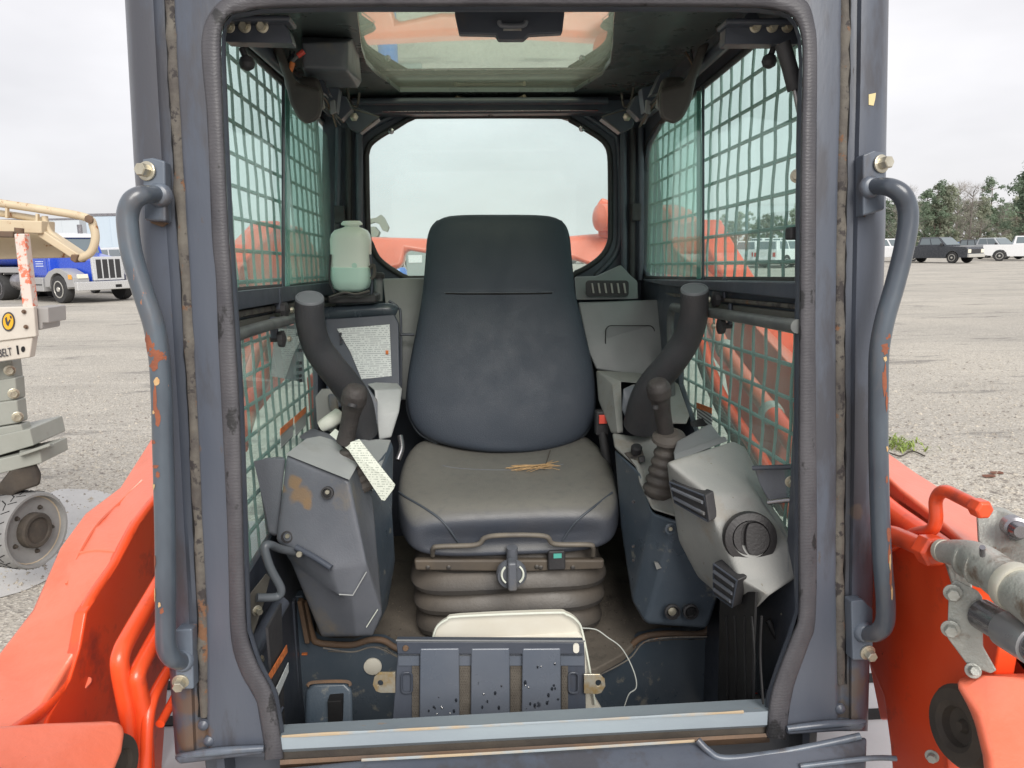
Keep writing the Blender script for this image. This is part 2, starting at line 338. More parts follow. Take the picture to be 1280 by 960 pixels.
def stain(base, name, blobs, col):
    """copy of a material with dirt blots at given places"""
    m = base.copy(); m.name = name; n = m.node_tree; L = n.links.new; b = n.nodes['Principled BSDF']; src = b.inputs['Base Color'].links[0].from_socket
    t = n.nodes.new('ShaderNodeTexCoord'); z = n.nodes.new('ShaderNodeTexNoise'); z.inputs['Scale'].default_value = 38; z.inputs['Detail'].default_value = 8; L(t.outputs['Object'], z.inputs['Vector'])
    for c, r in blobs:
        d = n.nodes.new('ShaderNodeVectorMath'); d.operation = 'DISTANCE'; L(t.outputs['Object'], d.inputs[0]); d.inputs[1].default_value = tuple(c)
        a = n.nodes.new('ShaderNodeMath'); a.operation = 'MULTIPLY_ADD'; L(z.outputs['Fac'], a.inputs[0]); a.inputs[1].default_value = -2.2*r; a.inputs[2].default_value = 1.1*r+r
        s_ = n.nodes.new('ShaderNodeMath'); s_.operation = 'SUBTRACT'; L(a.outputs[0], s_.inputs[0]); L(d.outputs['Value'], s_.inputs[1])
        q = n.nodes.new('ShaderNodeMapRange'); L(s_.outputs[0], q.inputs[0]); q.inputs['From Max'].default_value = r*.45; q.inputs['To Max'].default_value = .85
        x = n.nodes.new('ShaderNodeMixRGB'); L(q.outputs[0], x.inputs[0]); L(src, x.inputs[1]); x.inputs[2].default_value = (*col, 1); src = x.outputs[0]
    L(src, b.inputs['Base Color']); return m
def clipY(pts, y0):
    out = []; N = len(pts)
    for i in range(N):
        a, b = pts[i], pts[(i+1) % N]
        if a.y >= y0: out.append(a)
        if (a.y >= y0) != (b.y >= y0): out.append(a.lerp(b, (y0-a.y)/(b.y-a.y)))
    return out
def rrect(px0, py0, px1, py1, rad, n=4):
    pts = []
    for cx, cy, a0 in ((px1-rad, py0+rad, -90), (px1-rad, py1-rad, 0), (px0+rad, py1-rad, 90), (px0+rad, py0+rad, 180)):
        for k in range(n+1): a = R(a0+90*k/n); pts.append((cx+rad*math.cos(a), cy+rad*math.sin(a)))
    return pts
def smooth_poly(pts, n=4):
    out = []; N = len(pts)
    for i in range(N):
        a, b, c, d = pts[i-1], pts[i], pts[(i+1) % N], pts[(i+2) % N]
        for k in range(n):
            t = k/n; out.append(tuple(.5*((2*b[j])+(c[j]-a[j])*t+(2*a[j]-5*b[j]+4*c[j]-d[j])*t*t+(3*b[j]-a[j]-3*c[j]+d[j])*t**3) for j in range(len(b))))
    return out
# ================================================================== SETTING
def ground_mat():
    m = bpy.data.materials.new('gravel_lot'); m.use_nodes = True; n = m.node_tree; L = n.links.new; b = n.nodes['Principled BSDF']; b.inputs['Roughness'].default_value = .85
    t = n.nodes.new('ShaderNodeTexCoord')
    def nz_(sc, det=6, ro=.6, st=None):
        z = n.nodes.new('ShaderNodeTexNoise'); z.inputs['Scale'].default_value = sc; z.inputs['Detail'].default_value = det; z.inputs['Roughness'].default_value = ro
        if st:
            q = n.nodes.new('ShaderNodeMapping'); q.inputs['Scale'].default_value = st; L(t.outputs['Object'], q.inputs[0]); L(q.outputs[0], z.inputs['Vector'])
        else: L(t.outputs['Object'], z.inputs['Vector'])
        return z.outputs['Fac']
    def rmp(s, a, c, lo=0, hi=1):
        r_ = n.nodes.new('ShaderNodeMapRange'); L(s, r_.inputs[0]); r_.inputs['From Min'].default_value = a; r_.inputs['From Max'].default_value = c; r_.inputs['To Min'].default_value = lo; r_.inputs['To Max'].default_value = hi; return r_.outputs[0]
    def mix(f, a, c):
        x = n.nodes.new('ShaderNodeMixRGB'); L(f, x.inputs[0])
        for i, v in ((1, a), (2, c)):
            if isinstance(v, tuple): x.inputs[i].default_value = (*v, 1)
            else: L(v, x.inputs[i])
        return x.outputs[0]
    vo = n.nodes.new('ShaderNodeTexVoronoi'); vo.inputs['Scale'].default_value = 70; L(t.outputs['Object'], vo.inputs['Vector'])
    hs = n.nodes.new('ShaderNodeSeparateXYZ'); L(vo.outputs['Color'], hs.inputs[0])
    c = mix(rmp(nz_(.35), .35, .65), (.50, .465, .40), (.40, .375, .33))
    c = mix(rmp(nz_(.6, 6, .6, (.25, 1.6, 1)), .5, .7, 0, .75), c, (.58, .545, .48))
    c = mix(rmp(hs.outputs[0], .55, 1.0, 0, .75), c, (.20, .18, .16))
    c = mix(rmp(hs.outputs[1], .75, 1.0, 0, .8), c, (.66, .63, .57))
    c = mix(rmp(nz_(.9, 10, .75, (.45, 1.6, 1)), .56, .62, 0, .75), c, (.17, .16, .15))
    c = mix(rmp(nz_(.22, 8, .7, (.3, 2.2, 1)), .52, .66, 0, .55), c, (.25, .235, .21))
    L(c, b.inputs['Base Color'])
    bp = n.nodes.new('ShaderNodeBump'); bp.inputs['Strength'].default_value = .7; bp.inputs['Distance'].default_value = .012; L(vo.outputs['Distance'], bp.inputs['Height']); L(bp.outputs[0], b.inputs['Normal'])
    return m
GM = ground_mat()
bm = bmesh.new()
# graded sheet: fine close by, coarse to the horizon, gently uneven
xs = [-2500, -600, -150, -60, -30] + [-20+i*1.0 for i in range(41)] + [30, 60, 150, 600, 2500]
ys = [-400, -60, -10] + [-4+i*1.0 for i in range(40)] + [45, 70, 120, 300, 900, 3500]
gv = [[bm.verts.new((x, y, 0)) for x in xs] for y in ys]
for j in range(len(ys)-1):
    for i in range(len(xs)-1): bm.faces.new((gv[j][i], gv[j][i+1], gv[j+1][i+1], gv[j+1][i]))
tag(bm_obj('ground', bm, GM), kind='structure')
WET = M('wet_concrete', (.52, .51, .49), .10, var=(.38, .37, .35), vscale=3, bump=.05)
def ground_patch(name, pts, mat, z=.004):
    g = [HZ(x, y, 0)+Vector((0, 0, z)) for x, y in pts]
    bm = bmesh.new(); bm.faces.new([bm.verts.new(p) for p in g]); return bm_obj(name, bm, mat)
for k_, (pts, nm) in enumerate((([(1230, 640), (1290, 600), (1300, 660), (1250, 680)], 'damp_patch'),)): pass
tag(ground_patch('puddle', smooth_poly([(-60, 640), (20, 655), (62, 617), (96, 612), (135, 617), (160, 640), (120, 690), (60, 725), (10, 745), (-60, 750)]), WET), kind='structure')
# loose stones in the part of the lot that lies close to the machine
bm = bmesh.new()
STONE = M('loose_stone', (.50, .46, .39), .85, var=(.22, .20, .18), vscale=18, vamt=.15)
for k in range(9000):
    if random.random() < .55: px = random.uniform(-10, 205); py = random.uniform(470, 740)
    else: px = random.uniform(1095, 1290); py = random.uniform(440, 680)
    c = HZ(px, py, 0); s = random.uniform(.004, .011)*(1+random.random()**4*1.6)
    v = [bm.verts.new(c+Vector((s*math.cos(a+.4)*random.uniform(.6, 1.2), s*math.sin(a)*random.uniform(.6, 1.2), 0))) for a in (0, 1.3, 2.6, 3.9, 5.1)]
    tp = bm.verts.new(c+Vector((random.uniform(-.3, .3)*s, random.uniform(-.3, .3)*s, s*random.uniform(.4, .8))))
    for i in range(5): bm.faces.new((v[i], v[(i+1) % 5], tp))
tag(bm_obj('loose_gravel', bm, STONE), label='loose pale pebbles scattered over the lot beside the machine', cat='gravel', kind='stuff')
# weeds and a fallen twig on the right, dead leaves
GRASS = M('weed_green', (.16, .27, .05), .7, var=(.30, .33, .09), vscale=30)
def weed(px, py, n_, sp, lab):
    c = HZ(px, py, 0); bm = bmesh.new()
    for k in range(n_):
        p = c+Vector((random.gauss(0, sp), random.gauss(0, sp*1.3), 0)); a = random.uniform(0, 6.28); h = random.uniform(.03, .08); d = Vector((math.cos(a), math.sin(a), 0))
        q = Vector((-d.y, d.x, 0))*.006
        m_ = p+d*h*.5+Vector((0, 0, h*.7)); e = p+d*h*1.2+Vector((0, 0, h*.8))
        v = [bm.verts.new(x) for x in (p-q, p+q, m_+q, m_-q, e)]; bm.faces.new(v[:4]); bm.faces.new((v[3], v[2], v[4]))
    tag(bm_obj('weed', bm, GRASS), lab, 'weed', kind='stuff')
weed(1127, 556, 90, .09, 'small green weed growing in the gravel beside the right grab handle')
weed(1118, 560, 60, .06, 'smaller tuft of green weed left of the twig in the gravel')
tg = tube('fallen_twig', [HZ(1112, 566, .012), HZ(1126, 570, .02), HZ(1140, 564, .015), HZ(1156, 570, .012)], .006, MUD, seg=6)
tag(tg, 'thin dark fallen twig lying in the gravel by the green weed', 'twig')
LEAF = M('dead_leaf', (.16, .07, .045), .8)
for i, (px, py, lab) in enumerate(((1236, 595, 'brown dead leaf on the gravel, the left one of the pair'), (1246, 591, 'brown dead leaf on the gravel, the right one of the pair'))):
    c = HZ(px, py, .01); pts = [c+Vector((math.cos(a)*.05, math.sin(a)*.028, .004*math.sin(3*a))) for a in [k*.785 for k in range(8)]]
    tag(slab('dead_leaf', pts, (0, 0, .003), LEAF, bevel=0), lab, 'leaf')

# ------------------------------------------------------------------ trees far behind the lot
BARK = M('tree_bark', (.16, .13, .11), .9)
FOLX = [M('pine_foliage', (.17, .22, .135), .8, var=(.12, .165, .10), vscale=.6, vamt=.3), M('olive_foliage', (.27, .275, .19), .8, var=(.20, .21, .14), vscale=.6, vamt=.3),
       M('bare_twigs', (.40, .36, .32), .9, var=(.23, .19, .16), vscale=.6)]
def leafmat(name, c):
    m = bpy.data.materials.new(name); m.use_nodes = True; n = m.node_tree; n.nodes.clear(); L = n.links.new
    o = n.nodes.new('ShaderNodeOutputMaterial'); a = n.nodes.new('ShaderNodeBsdfDiffuse'); b = n.nodes.new('ShaderNodeBsdfTranslucent'); x = n.nodes.new('ShaderNodeMixShader'); x.inputs[0].default_value = .5
    oi = n.nodes.new('ShaderNodeObjectInfo'); t = n.nodes.new('ShaderNodeTexCoord'); z = n.nodes.new('ShaderNodeTexNoise'); z.inputs['Scale'].default_value = .5; L(t.outputs['Object'], z.inputs['Vector'])
    k = n.nodes.new('ShaderNodeMixRGB'); k.inputs[1].default_value = (*c, 1); k.inputs[2].default_value = (c[0]*.7, c[1]*.75, c[2]*.8, 1); L(z.outputs['Fac'], k.inputs[0])
    h = n.nodes.new('ShaderNodeHueSaturation'); mr = n.nodes.new('ShaderNodeMapRange'); L(oi.outputs['Random'], mr.inputs[0]); mr.inputs['To Min'].default_value = .75; mr.inputs['To Max'].default_value = 1.2; L(mr.outputs[0], h.inputs['Value']); L(k.outputs[0], h.inputs['Color'])
    L(h.outputs[0], a.inputs[0]); L(h.outputs[0], b.inputs[0]); L(a.outputs[0], x.inputs[1]); L(b.outputs[0], x.inputs[2]); L(x.outputs[0], o.inputs[0]); return m
FOL = [leafmat('pine_leaf', (.30, .37, .26)), leafmat('olive_leaf', (.42, .44, .33)), leafmat('twig_leaf', (.50, .45, .40))]
def tree_meshes(kind, seed):
    rnd = random.Random(seed); H = rnd.uniform(12, 15.5) if kind != 2 else rnd.uniform(10, 13)
    bm = bmesh.new(); A_tube(bm, [(0, 0, -.1), (rnd.uniform(-.2, .2), 0, H*.45), (rnd.uniform(-.3, .3), 0, H*.93)], [.22, .16, .04], 7)
    br = []
    for k in range(30 if kind == 2 else 24):
        z = H*rnd.uniform(.12, .92); a = rnd.uniform(0, 6.28); l = (H-z)*.22+rnd.uniform(.4, 1.3)
        e = Vector((math.cos(a)*l, math.sin(a)*l, z+l*(.9 if kind == 2 else .25))); A_tube(bm, [(0, 0, z), (e*.5+Vector((0, 0, z*.5))), e], [.07, .045, .015], 4, n=2); br.append(e)
    bmesh.ops.recalc_face_normals(bm, faces=bm.faces); mt = bpy.data.meshes.new('trunk'); bm.to_mesh(mt); bm.free(); mt.materials.append(BARK if kind != 2 else FOL[2])
    bm = bmesh.new()
    clumps = [(e, rnd.uniform(.6, 1.15)) for e in br]+[(Vector((rnd.gauss(0, .7), rnd.gauss(0, .7), H*rnd.uniform(.1, 1.0))), rnd.uniform(.5, 1.0)) for _ in range(26)]
    for c, r in clumps:
        for k in range(62 if kind != 2 else 34):
            d = Vector((rnd.gauss(0, 1), rnd.gauss(0, 1), rnd.gauss(0, .7))); d = d.normalized()*r*rnd.random()**.4; p = c+d
            if kind == 2:
                q = d.normalized()*rnd.uniform(.4, .9)+Vector((0, 0, .3)); s = Vector((rnd.uniform(-.02, .02), rnd.uniform(-.02, .02), .02))
                bm.faces.new([bm.verts.new(x) for x in (p-s, p+s, p+q)]); continue
            s = rnd.uniform(.12, .27); nn = (d.normalized()+Vector((rnd.gauss(0, .3), rnd.gauss(0, .3), .55+rnd.gauss(0, .3)))).normalized(); u = nn.cross(Vector((rnd.gauss(0, 1), rnd.gauss(0, 1), rnd.gauss(0, 1)))).normalized()*s; v = nn.cross(u)*.7
            bm.faces.new([bm.verts.new(x) for x in (p-u, p+v, p+u, p-v)])
    mc = bpy.data.meshes.new('crown'); bm.to_mesh(mc); bm.free(); mc.materials.append(FOL[kind])
    return mt, mc
TM = {(k, s): tree_meshes(k, 10*k+s) for k in range(3) for s in range(3)}
TL = [('pine_tree', 'dark green pine in the tree line beyond the parked vehicles'), ('leafy_tree', 'olive green leafy tree in the tree line beyond the parked vehicles'), ('bare_tree', 'bare grey brown tree among the green ones beyond the parked vehicles')]
def plant(px, D, kind, s, sc=1.0, lab=None):
    d = ray(px, 300); d = Vector((d.x, d.y, 0)).normalized(); p = CAM+d*D
    r = empty(TL[kind][0], (p.x, p.y, 0), lab or TL[kind][1], 'tree', None if lab else ('pines', 'leafy trees', 'bare trees')[kind]+' of the far tree line', random.uniform(0, 6.28)); r.scale = (sc, sc, sc)
    mt, mc = TM[(kind, s % 3)]; link('trunk', mt, None, r, False); link('crown', mc, None, r, False)
plant(1292, 88, 0, 0, .72, 'big dark green pine at the right end of the tree line, taller than all others')
plant(1278, 90, 0, 1, .70, 'tall pine just inside the right border, behind the white pickup')
pxs = list(range(880, 1290, 11))
for i, px in enumerate(pxs):
    k = random.choice([0, 0, 1, 1, 2]); 
    if px > 1110: sc = {0: .62, 1: .55, 2: .60}[k]*random.uniform(.85, 1.1)
    else: sc = .42*random.uniform(.8, 1.1)
    if 1235 < px < 1262: sc *= .8
    plant(px+random.uniform(-4, 4), random.uniform(104, 122), k, i, sc)
for px in range(1108, 1290, 8): plant(px+random.uniform(-3, 3), 135, random.choice([0, 1, 1]), px, .55*random.uniform(.85, 1.0))

# ------------------------------------------------------------------ vehicles in the lot
def paint(name, c): return M(name, c, .25, coat=.5)
def arch(cx, r, z, n_=6): return [(cx+r*math.cos(a), z+r*math.sin(a)) for a in [math.pi*k/n_ for k in range(n_+1)]]
RIM = M('rim_alloy', (.55, .54, .50), .35, metal=.4); CG = M('trim_black', (.03, .03, .032), .5); LAMP = M('lamp_glass', (.75, .72, .6), .1, coat=.5); AMB = M('amber_lamp', (.85, .38, .05), .2); TAIL = M('tail_lamp', (.5, .03, .02), .2)
def wheel_parts(root, x, y, r, wdt, rimmat):
    s = 1 if y > 0 else -1
    t = lathe('wheel', (x, y, r), (0, s, 0), [(r*.6, -wdt), (r*.95, -wdt), (r, -wdt*.8), (r, -wdt*.15), (r*.94, 0), (r*.62, -.0)], TYRE, root, 20, world=False)
    lathe('rim', (x, y, r), (0, s, 0), [(r*.62, -.05), (r*.62, .004), (r*.55, .008), (r*.5, -.03), (r*.2, -.02), (r*.16, .03), (r*.02, .03)], rimmat, t, 16, world=False)
def make_car(name, kind, pm, label, px, py, rz, sc=1.0, group=None, D=None):
    if D is None: p = HZ(px, py, 0)
    else:
        d = ray(px, py); d = Vector((d.x, d.y, 0)).normalized(); p = Vector((CAM.x, CAM.y, 0))+d*D
    root = empty(name, (p.x, p.y, 0), label, {'pickup': 'pickup truck', 'suv': 'suv', 'sedan': 'car', 'van': 'van'}[kind], group, R(rz)); root.scale = (sc, sc, sc)
    K = {'pickup': dict(L=2.85, hood=1.18, cow=1.25, wb=1.75, deck=1.22, g=[(1.25, -1.0), (.55, -.85), 1.85]), 'suv': dict(L=2.5, hood=1.12, cow=1.1, wb=1.45, deck=1.15, g=[(1.15, -2.4), (.5, -2.2), 1.82]),
         'sedan': dict(L=2.35, hood=.88, cow=.95, wb=1.35, deck=.98, g=[(1.0, -1.75), (.25, -1.15), 1.42]), 'van': dict(L=2.7, hood=1.25, cow=1.7, wb=1.7, deck=1.35, g=[(1.75, -2.65), (1.1, -2.6), 2.15])}[kind]
    Lh, wb, dk = K['L'], K['wb'], K['deck']; wr = .40 if kind in ('pickup', 'suv', 'van') else .33
    prof = [(Lh, .42), (Lh, K['hood']-.22), (Lh-.12, K['hood']-.04), (K['cow'], K['hood']+.05), (K['cow']-.1, dk), (-Lh, dk), (-Lh, .48)]+arch(-wb, wr+.07, .40)[::-1]+[(-wb+wr+.1, .36), (wb-wr-.1, .36)]+arch(wb, wr+.07, .40)[::-1]
    slab('body', [(x, -.95, z) for x, z in prof], (0, 1.9, 0), pm, root, bevel=.05, world=False)
    (b0, b1), (t0, t1), ht = K['g']; w0, w1 = .90, .74
    bm = bmesh.new(); v = [bm.verts.new(q) for q in ((b0, -w0, dk-.02), (b0, w0, dk-.02), (b1, w0, dk-.02), (b1, -w0, dk-.02), (t0, -w1, ht), (t0, w1, ht), (t1, w1, ht), (t1, -w1, ht))]
    for f in ((0, 1, 2, 3), (4, 5, 6, 7), (0, 1, 5, 4), (1, 2, 6, 5), (2, 3, 7, 6), (3, 0, 4, 7)): bm.faces.new([v[i] for i in f])
    bm_obj('cabin', bm, pm, root, bevel=.06, world=False)
    def quad(nm, A, B, C_, D_, off, m_):   # window laid 12 mm proud of the cabin skin
        n_ = Vector(off); slab(nm, [Vector(q)+n_*.0 for q in (A, B, C_, D_)], n_, m_, root, bevel=0, world=False)
    def lerp(a, b, t): return tuple(x+(y-x)*t for x, y in zip(a, b))
    for s in (-1, 1):
        a0, a1, c0, c1 = (b0, s*w0, dk), (b1, s*w0, dk), (t0, s*w1, ht), (t1, s*w1, ht)
        nw = 3 if kind in ('suv', 'van') else 2
        for k in range(nw):
            u0, u1 = .07+k*.88/nw, .07+(k+1)*.88/nw-.04
            quad('window', lerp(lerp(a0, a1, u0), lerp(c0, c1, u0), .16), lerp(lerp(a0, a1, u1), lerp(c0, c1, u1), .16), lerp(lerp(a0, a1, u1), lerp(c0, c1, u1), .88), lerp(lerp(a0, a1, u0), lerp(c0, c1, u0), .88), (0, s*.014, 0), GL_CAR)
    quad('windscreen', (b0+.0-.07, -w0*.9, dk+.06), (b0-.07, w0*.9, dk+.06), (t0+.07, w1*.9, ht-.07), (t0+.07, -w1*.9, ht-.07), (.03, 0, .02), GL_CAR)
    quad('rear_window', (b1+.03, -w0*.85, dk+.1), (b1+.03, w0*.85, dk+.1), (t1-.02, w1*.85, ht-.1), (t1-.02, -w1*.85, ht-.1), (-.03, 0, .01), GL_CAR)
    for x in (-wb, wb):
        for y in (-.96, .96): wheel_parts(root, x, y, wr, .24, RIM)
    box('front_bumper', (Lh-.05, -.93, .42), (Lh+.12, .93, .66), MATS['rim_alloy'] if kind == 'pickup' else pm, root, .03, world=False)
    box('rear_bumper', (-Lh-.1, -.93, .45), (-Lh+.05, .93, .66), MATS['rim_alloy'] if kind == 'pickup' else pm, root, .03, world=False)
    box('grille', (Lh-.02, -.52, .70), (Lh+.03, .52, K['hood']-.2), CG, root, .01, world=False)
    for y in (-.74, .74):
        box('headlight', (Lh-.05, y-.17, .72), (Lh+.035, y+.17, K['hood']-.2), LAMP, root, .02, world=False); box('tail_light', (-Lh-.02, y-.1, .75), (-Lh+.03, y+.1, dk-.12), TAIL, root, .01, world=False)
        box('door_mirror', (b0-.35, y*1.36-.1, dk), (b0-.22, y*1.36+.1, dk+.2), CG, root, .03, world=False)
    return root
PW, PG, PS, PBK, PBL, PRD = paint('car_white', (.72, .73, .74)), paint('car_graphite', (.045, .05, .06)), paint('car_silver', (.42, .44, .46)), paint('car_black', (.02, .02, .025)), paint('car_blue', (.05, .17, .50)), paint('car_maroon', (.25, .04, .04))
make_car('parked_pickup', 'pickup', PG, 'dark graphite pickup with chrome bumper parked just right of the right grab handle', 1170, 328.5, -66)
make_car('parked_pickup', 'pickup', PW, 'white pickup cut by the right border, standing at the end of the row', 1283, 326, -35)
make_car('parked_pickup', 'pickup', PS, 'pale pickup with dark grille between the blue car and the white pickup', 1240, 324, -72, .95)
make_car('parked_car', 'sedan', PBL, 'bright blue sedan parked behind the dark graphite pickup', 1211, 320, -60)
make_car('parked_suv', 'suv', PW, 'white suv in the second row behind the dark pickup', 1192, 316, -15)
make_car('parked_car', 'sedan', PRD, 'maroon sedan in the back row left of the white pickup', 1244, 315, -10)
make_car('parked_car', 'sedan', PS, 'silver sedan in the back row above the blue sedan', 1224, 315.5, 10)
make_car('parked_suv', 'suv', PW, 'white suv partly hidden behind the curved top of the right grab handle', 1113, 327, -25)
for k, (px, py, pm, kd, rz, lb) in enumerate(((985, 334, PW, 'suv', 30, 'white suv seen through the right cab window next to the pillar'), (955, 333, PW, 'suv', 35, 'white suv in the middle of the row seen through the right cab window'),
        (925, 331, PS, 'sedan', 40, 'silver sedan at the left end of the row seen through the right cab window'), (900, 329, PW, 'pickup', 30, 'white pickup behind the orange tower seen through the right cab window'),
        (1000, 320, PG, 'suv', 20, 'dark suv in the back row seen through the right cab window'))):
    make_car('parked_vehicle', kd, pm, lb, px, py, rz)
make_car('parked_van', 'van', PW, 'white van seen through the lower part of the left cab window', 318, 340, 10)
make_car('parked_suv', 'suv', PS, 'silver suv beside the white van seen through the left cab window', 350, 336, 20)

make_car('parked_suv', 'suv', PBK, 'black suv in the back row between the blue sedan and the pale pickup', 1228, 322, -80, .9)
make_car('parked_van', 'van', PW, 'white van in the back row behind the right half of the dark pickup', 1206, 313, 15, .85)
make_car('parked_car', 'sedan', PW, 'white sedan with its nose beside the white pickup at the right', 1257, 322, -60, .9)
for k, (px, py, pm, kd, rz, lb) in enumerate(((968, 324, PW, 'van', 25, 'white van in the second row, centre of the right cab window'), (940, 325, PBL, 'sedan', 40, 'blue sedan in the second row seen through the right cab window'), (914, 324, PG, 'suv', -20, 'grey suv in the second row just right of the orange tower'), (1030, 330, PS, 'pickup', 20, 'silver pickup hidden mostly by the right pillar'))):
    make_car('parked_vehicle', kd, pm, lb, px, py, rz)
# -------- white trailers and the blue sign seen far away
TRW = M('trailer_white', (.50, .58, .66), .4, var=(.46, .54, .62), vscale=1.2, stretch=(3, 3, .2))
def trailer(px0, px1, ytop, D, lab, h=None, mat=None, floor=1.1, rz=0):
    d0 = ray(px0, 320); d1 = ray(px1, 320); d0 = Vector((d0.x, d0.y, 0)); d1 = Vector((d1.x, d1.y, 0)); n0 = Vector((f0.x, f0.y, 0))
    p0 = Vector((CAM.x, CAM.y, 0))+d0*(D/d0.dot(n0)); p1 = Vector((CAM.x, CAM.y, 0))+d1*((D+rz)/d1.dot(n0))
    L_ = (p1-p0).length; a = math.atan2((p1-p0).y, (p1-p0).x); root = empty('box_trailer', tuple((p0+p1)/2), lab, 'trailer', None, a); hh = h
    box('trailer_box', (-L_/2, 0, floor), (L_/2, 2.5, hh), mat or TRW, root, .03, world=False)
    box('roof_rail', (-L_/2-.02, -.03, hh-.12), (L_/2+.02, .02, hh+.02), CHROME, root, .01, world=False); box('side_rail', (-L_/2, -.035, floor-.05), (L_/2, -.002, floor+.12), CHROME, root, .01, world=False)
    n_ = max(2, int(L_/1.2))
    for k in range(1, n_): box('side_rib', (-L_/2+k*L_/n_-.02, -.02, floor+.13), (-L_/2+k*L_/n_+.02, -.001, hh-.13), mat or TRW, root, .004, world=False)
    for x in (-L_/2+1.2, -L_/2+2.3): lathe('wheel', (x, .1, .5), (0, -1, 0), [(.3, -.3), (.48, -.3), (.5, -.25), (.5, -.04), (.46, 0), (.28, -.02), (.25, -.06), (.02, -.05)], TYRE, root, 18, world=False)
    box('landing_leg', (L_/2-1.8, .3, .05), (L_/2-1.65, .45, floor), CG, root, .01, world=False)
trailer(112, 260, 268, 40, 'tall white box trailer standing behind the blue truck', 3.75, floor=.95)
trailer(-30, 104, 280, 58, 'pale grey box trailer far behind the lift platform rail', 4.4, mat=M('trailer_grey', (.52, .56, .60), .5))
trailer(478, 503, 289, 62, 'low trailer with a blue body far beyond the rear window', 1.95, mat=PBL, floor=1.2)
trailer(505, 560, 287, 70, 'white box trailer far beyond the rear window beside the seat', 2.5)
trailer(700, 760, 287, 72, 'white box trailer far beyond the rear window to the right of the seat', 2.2)

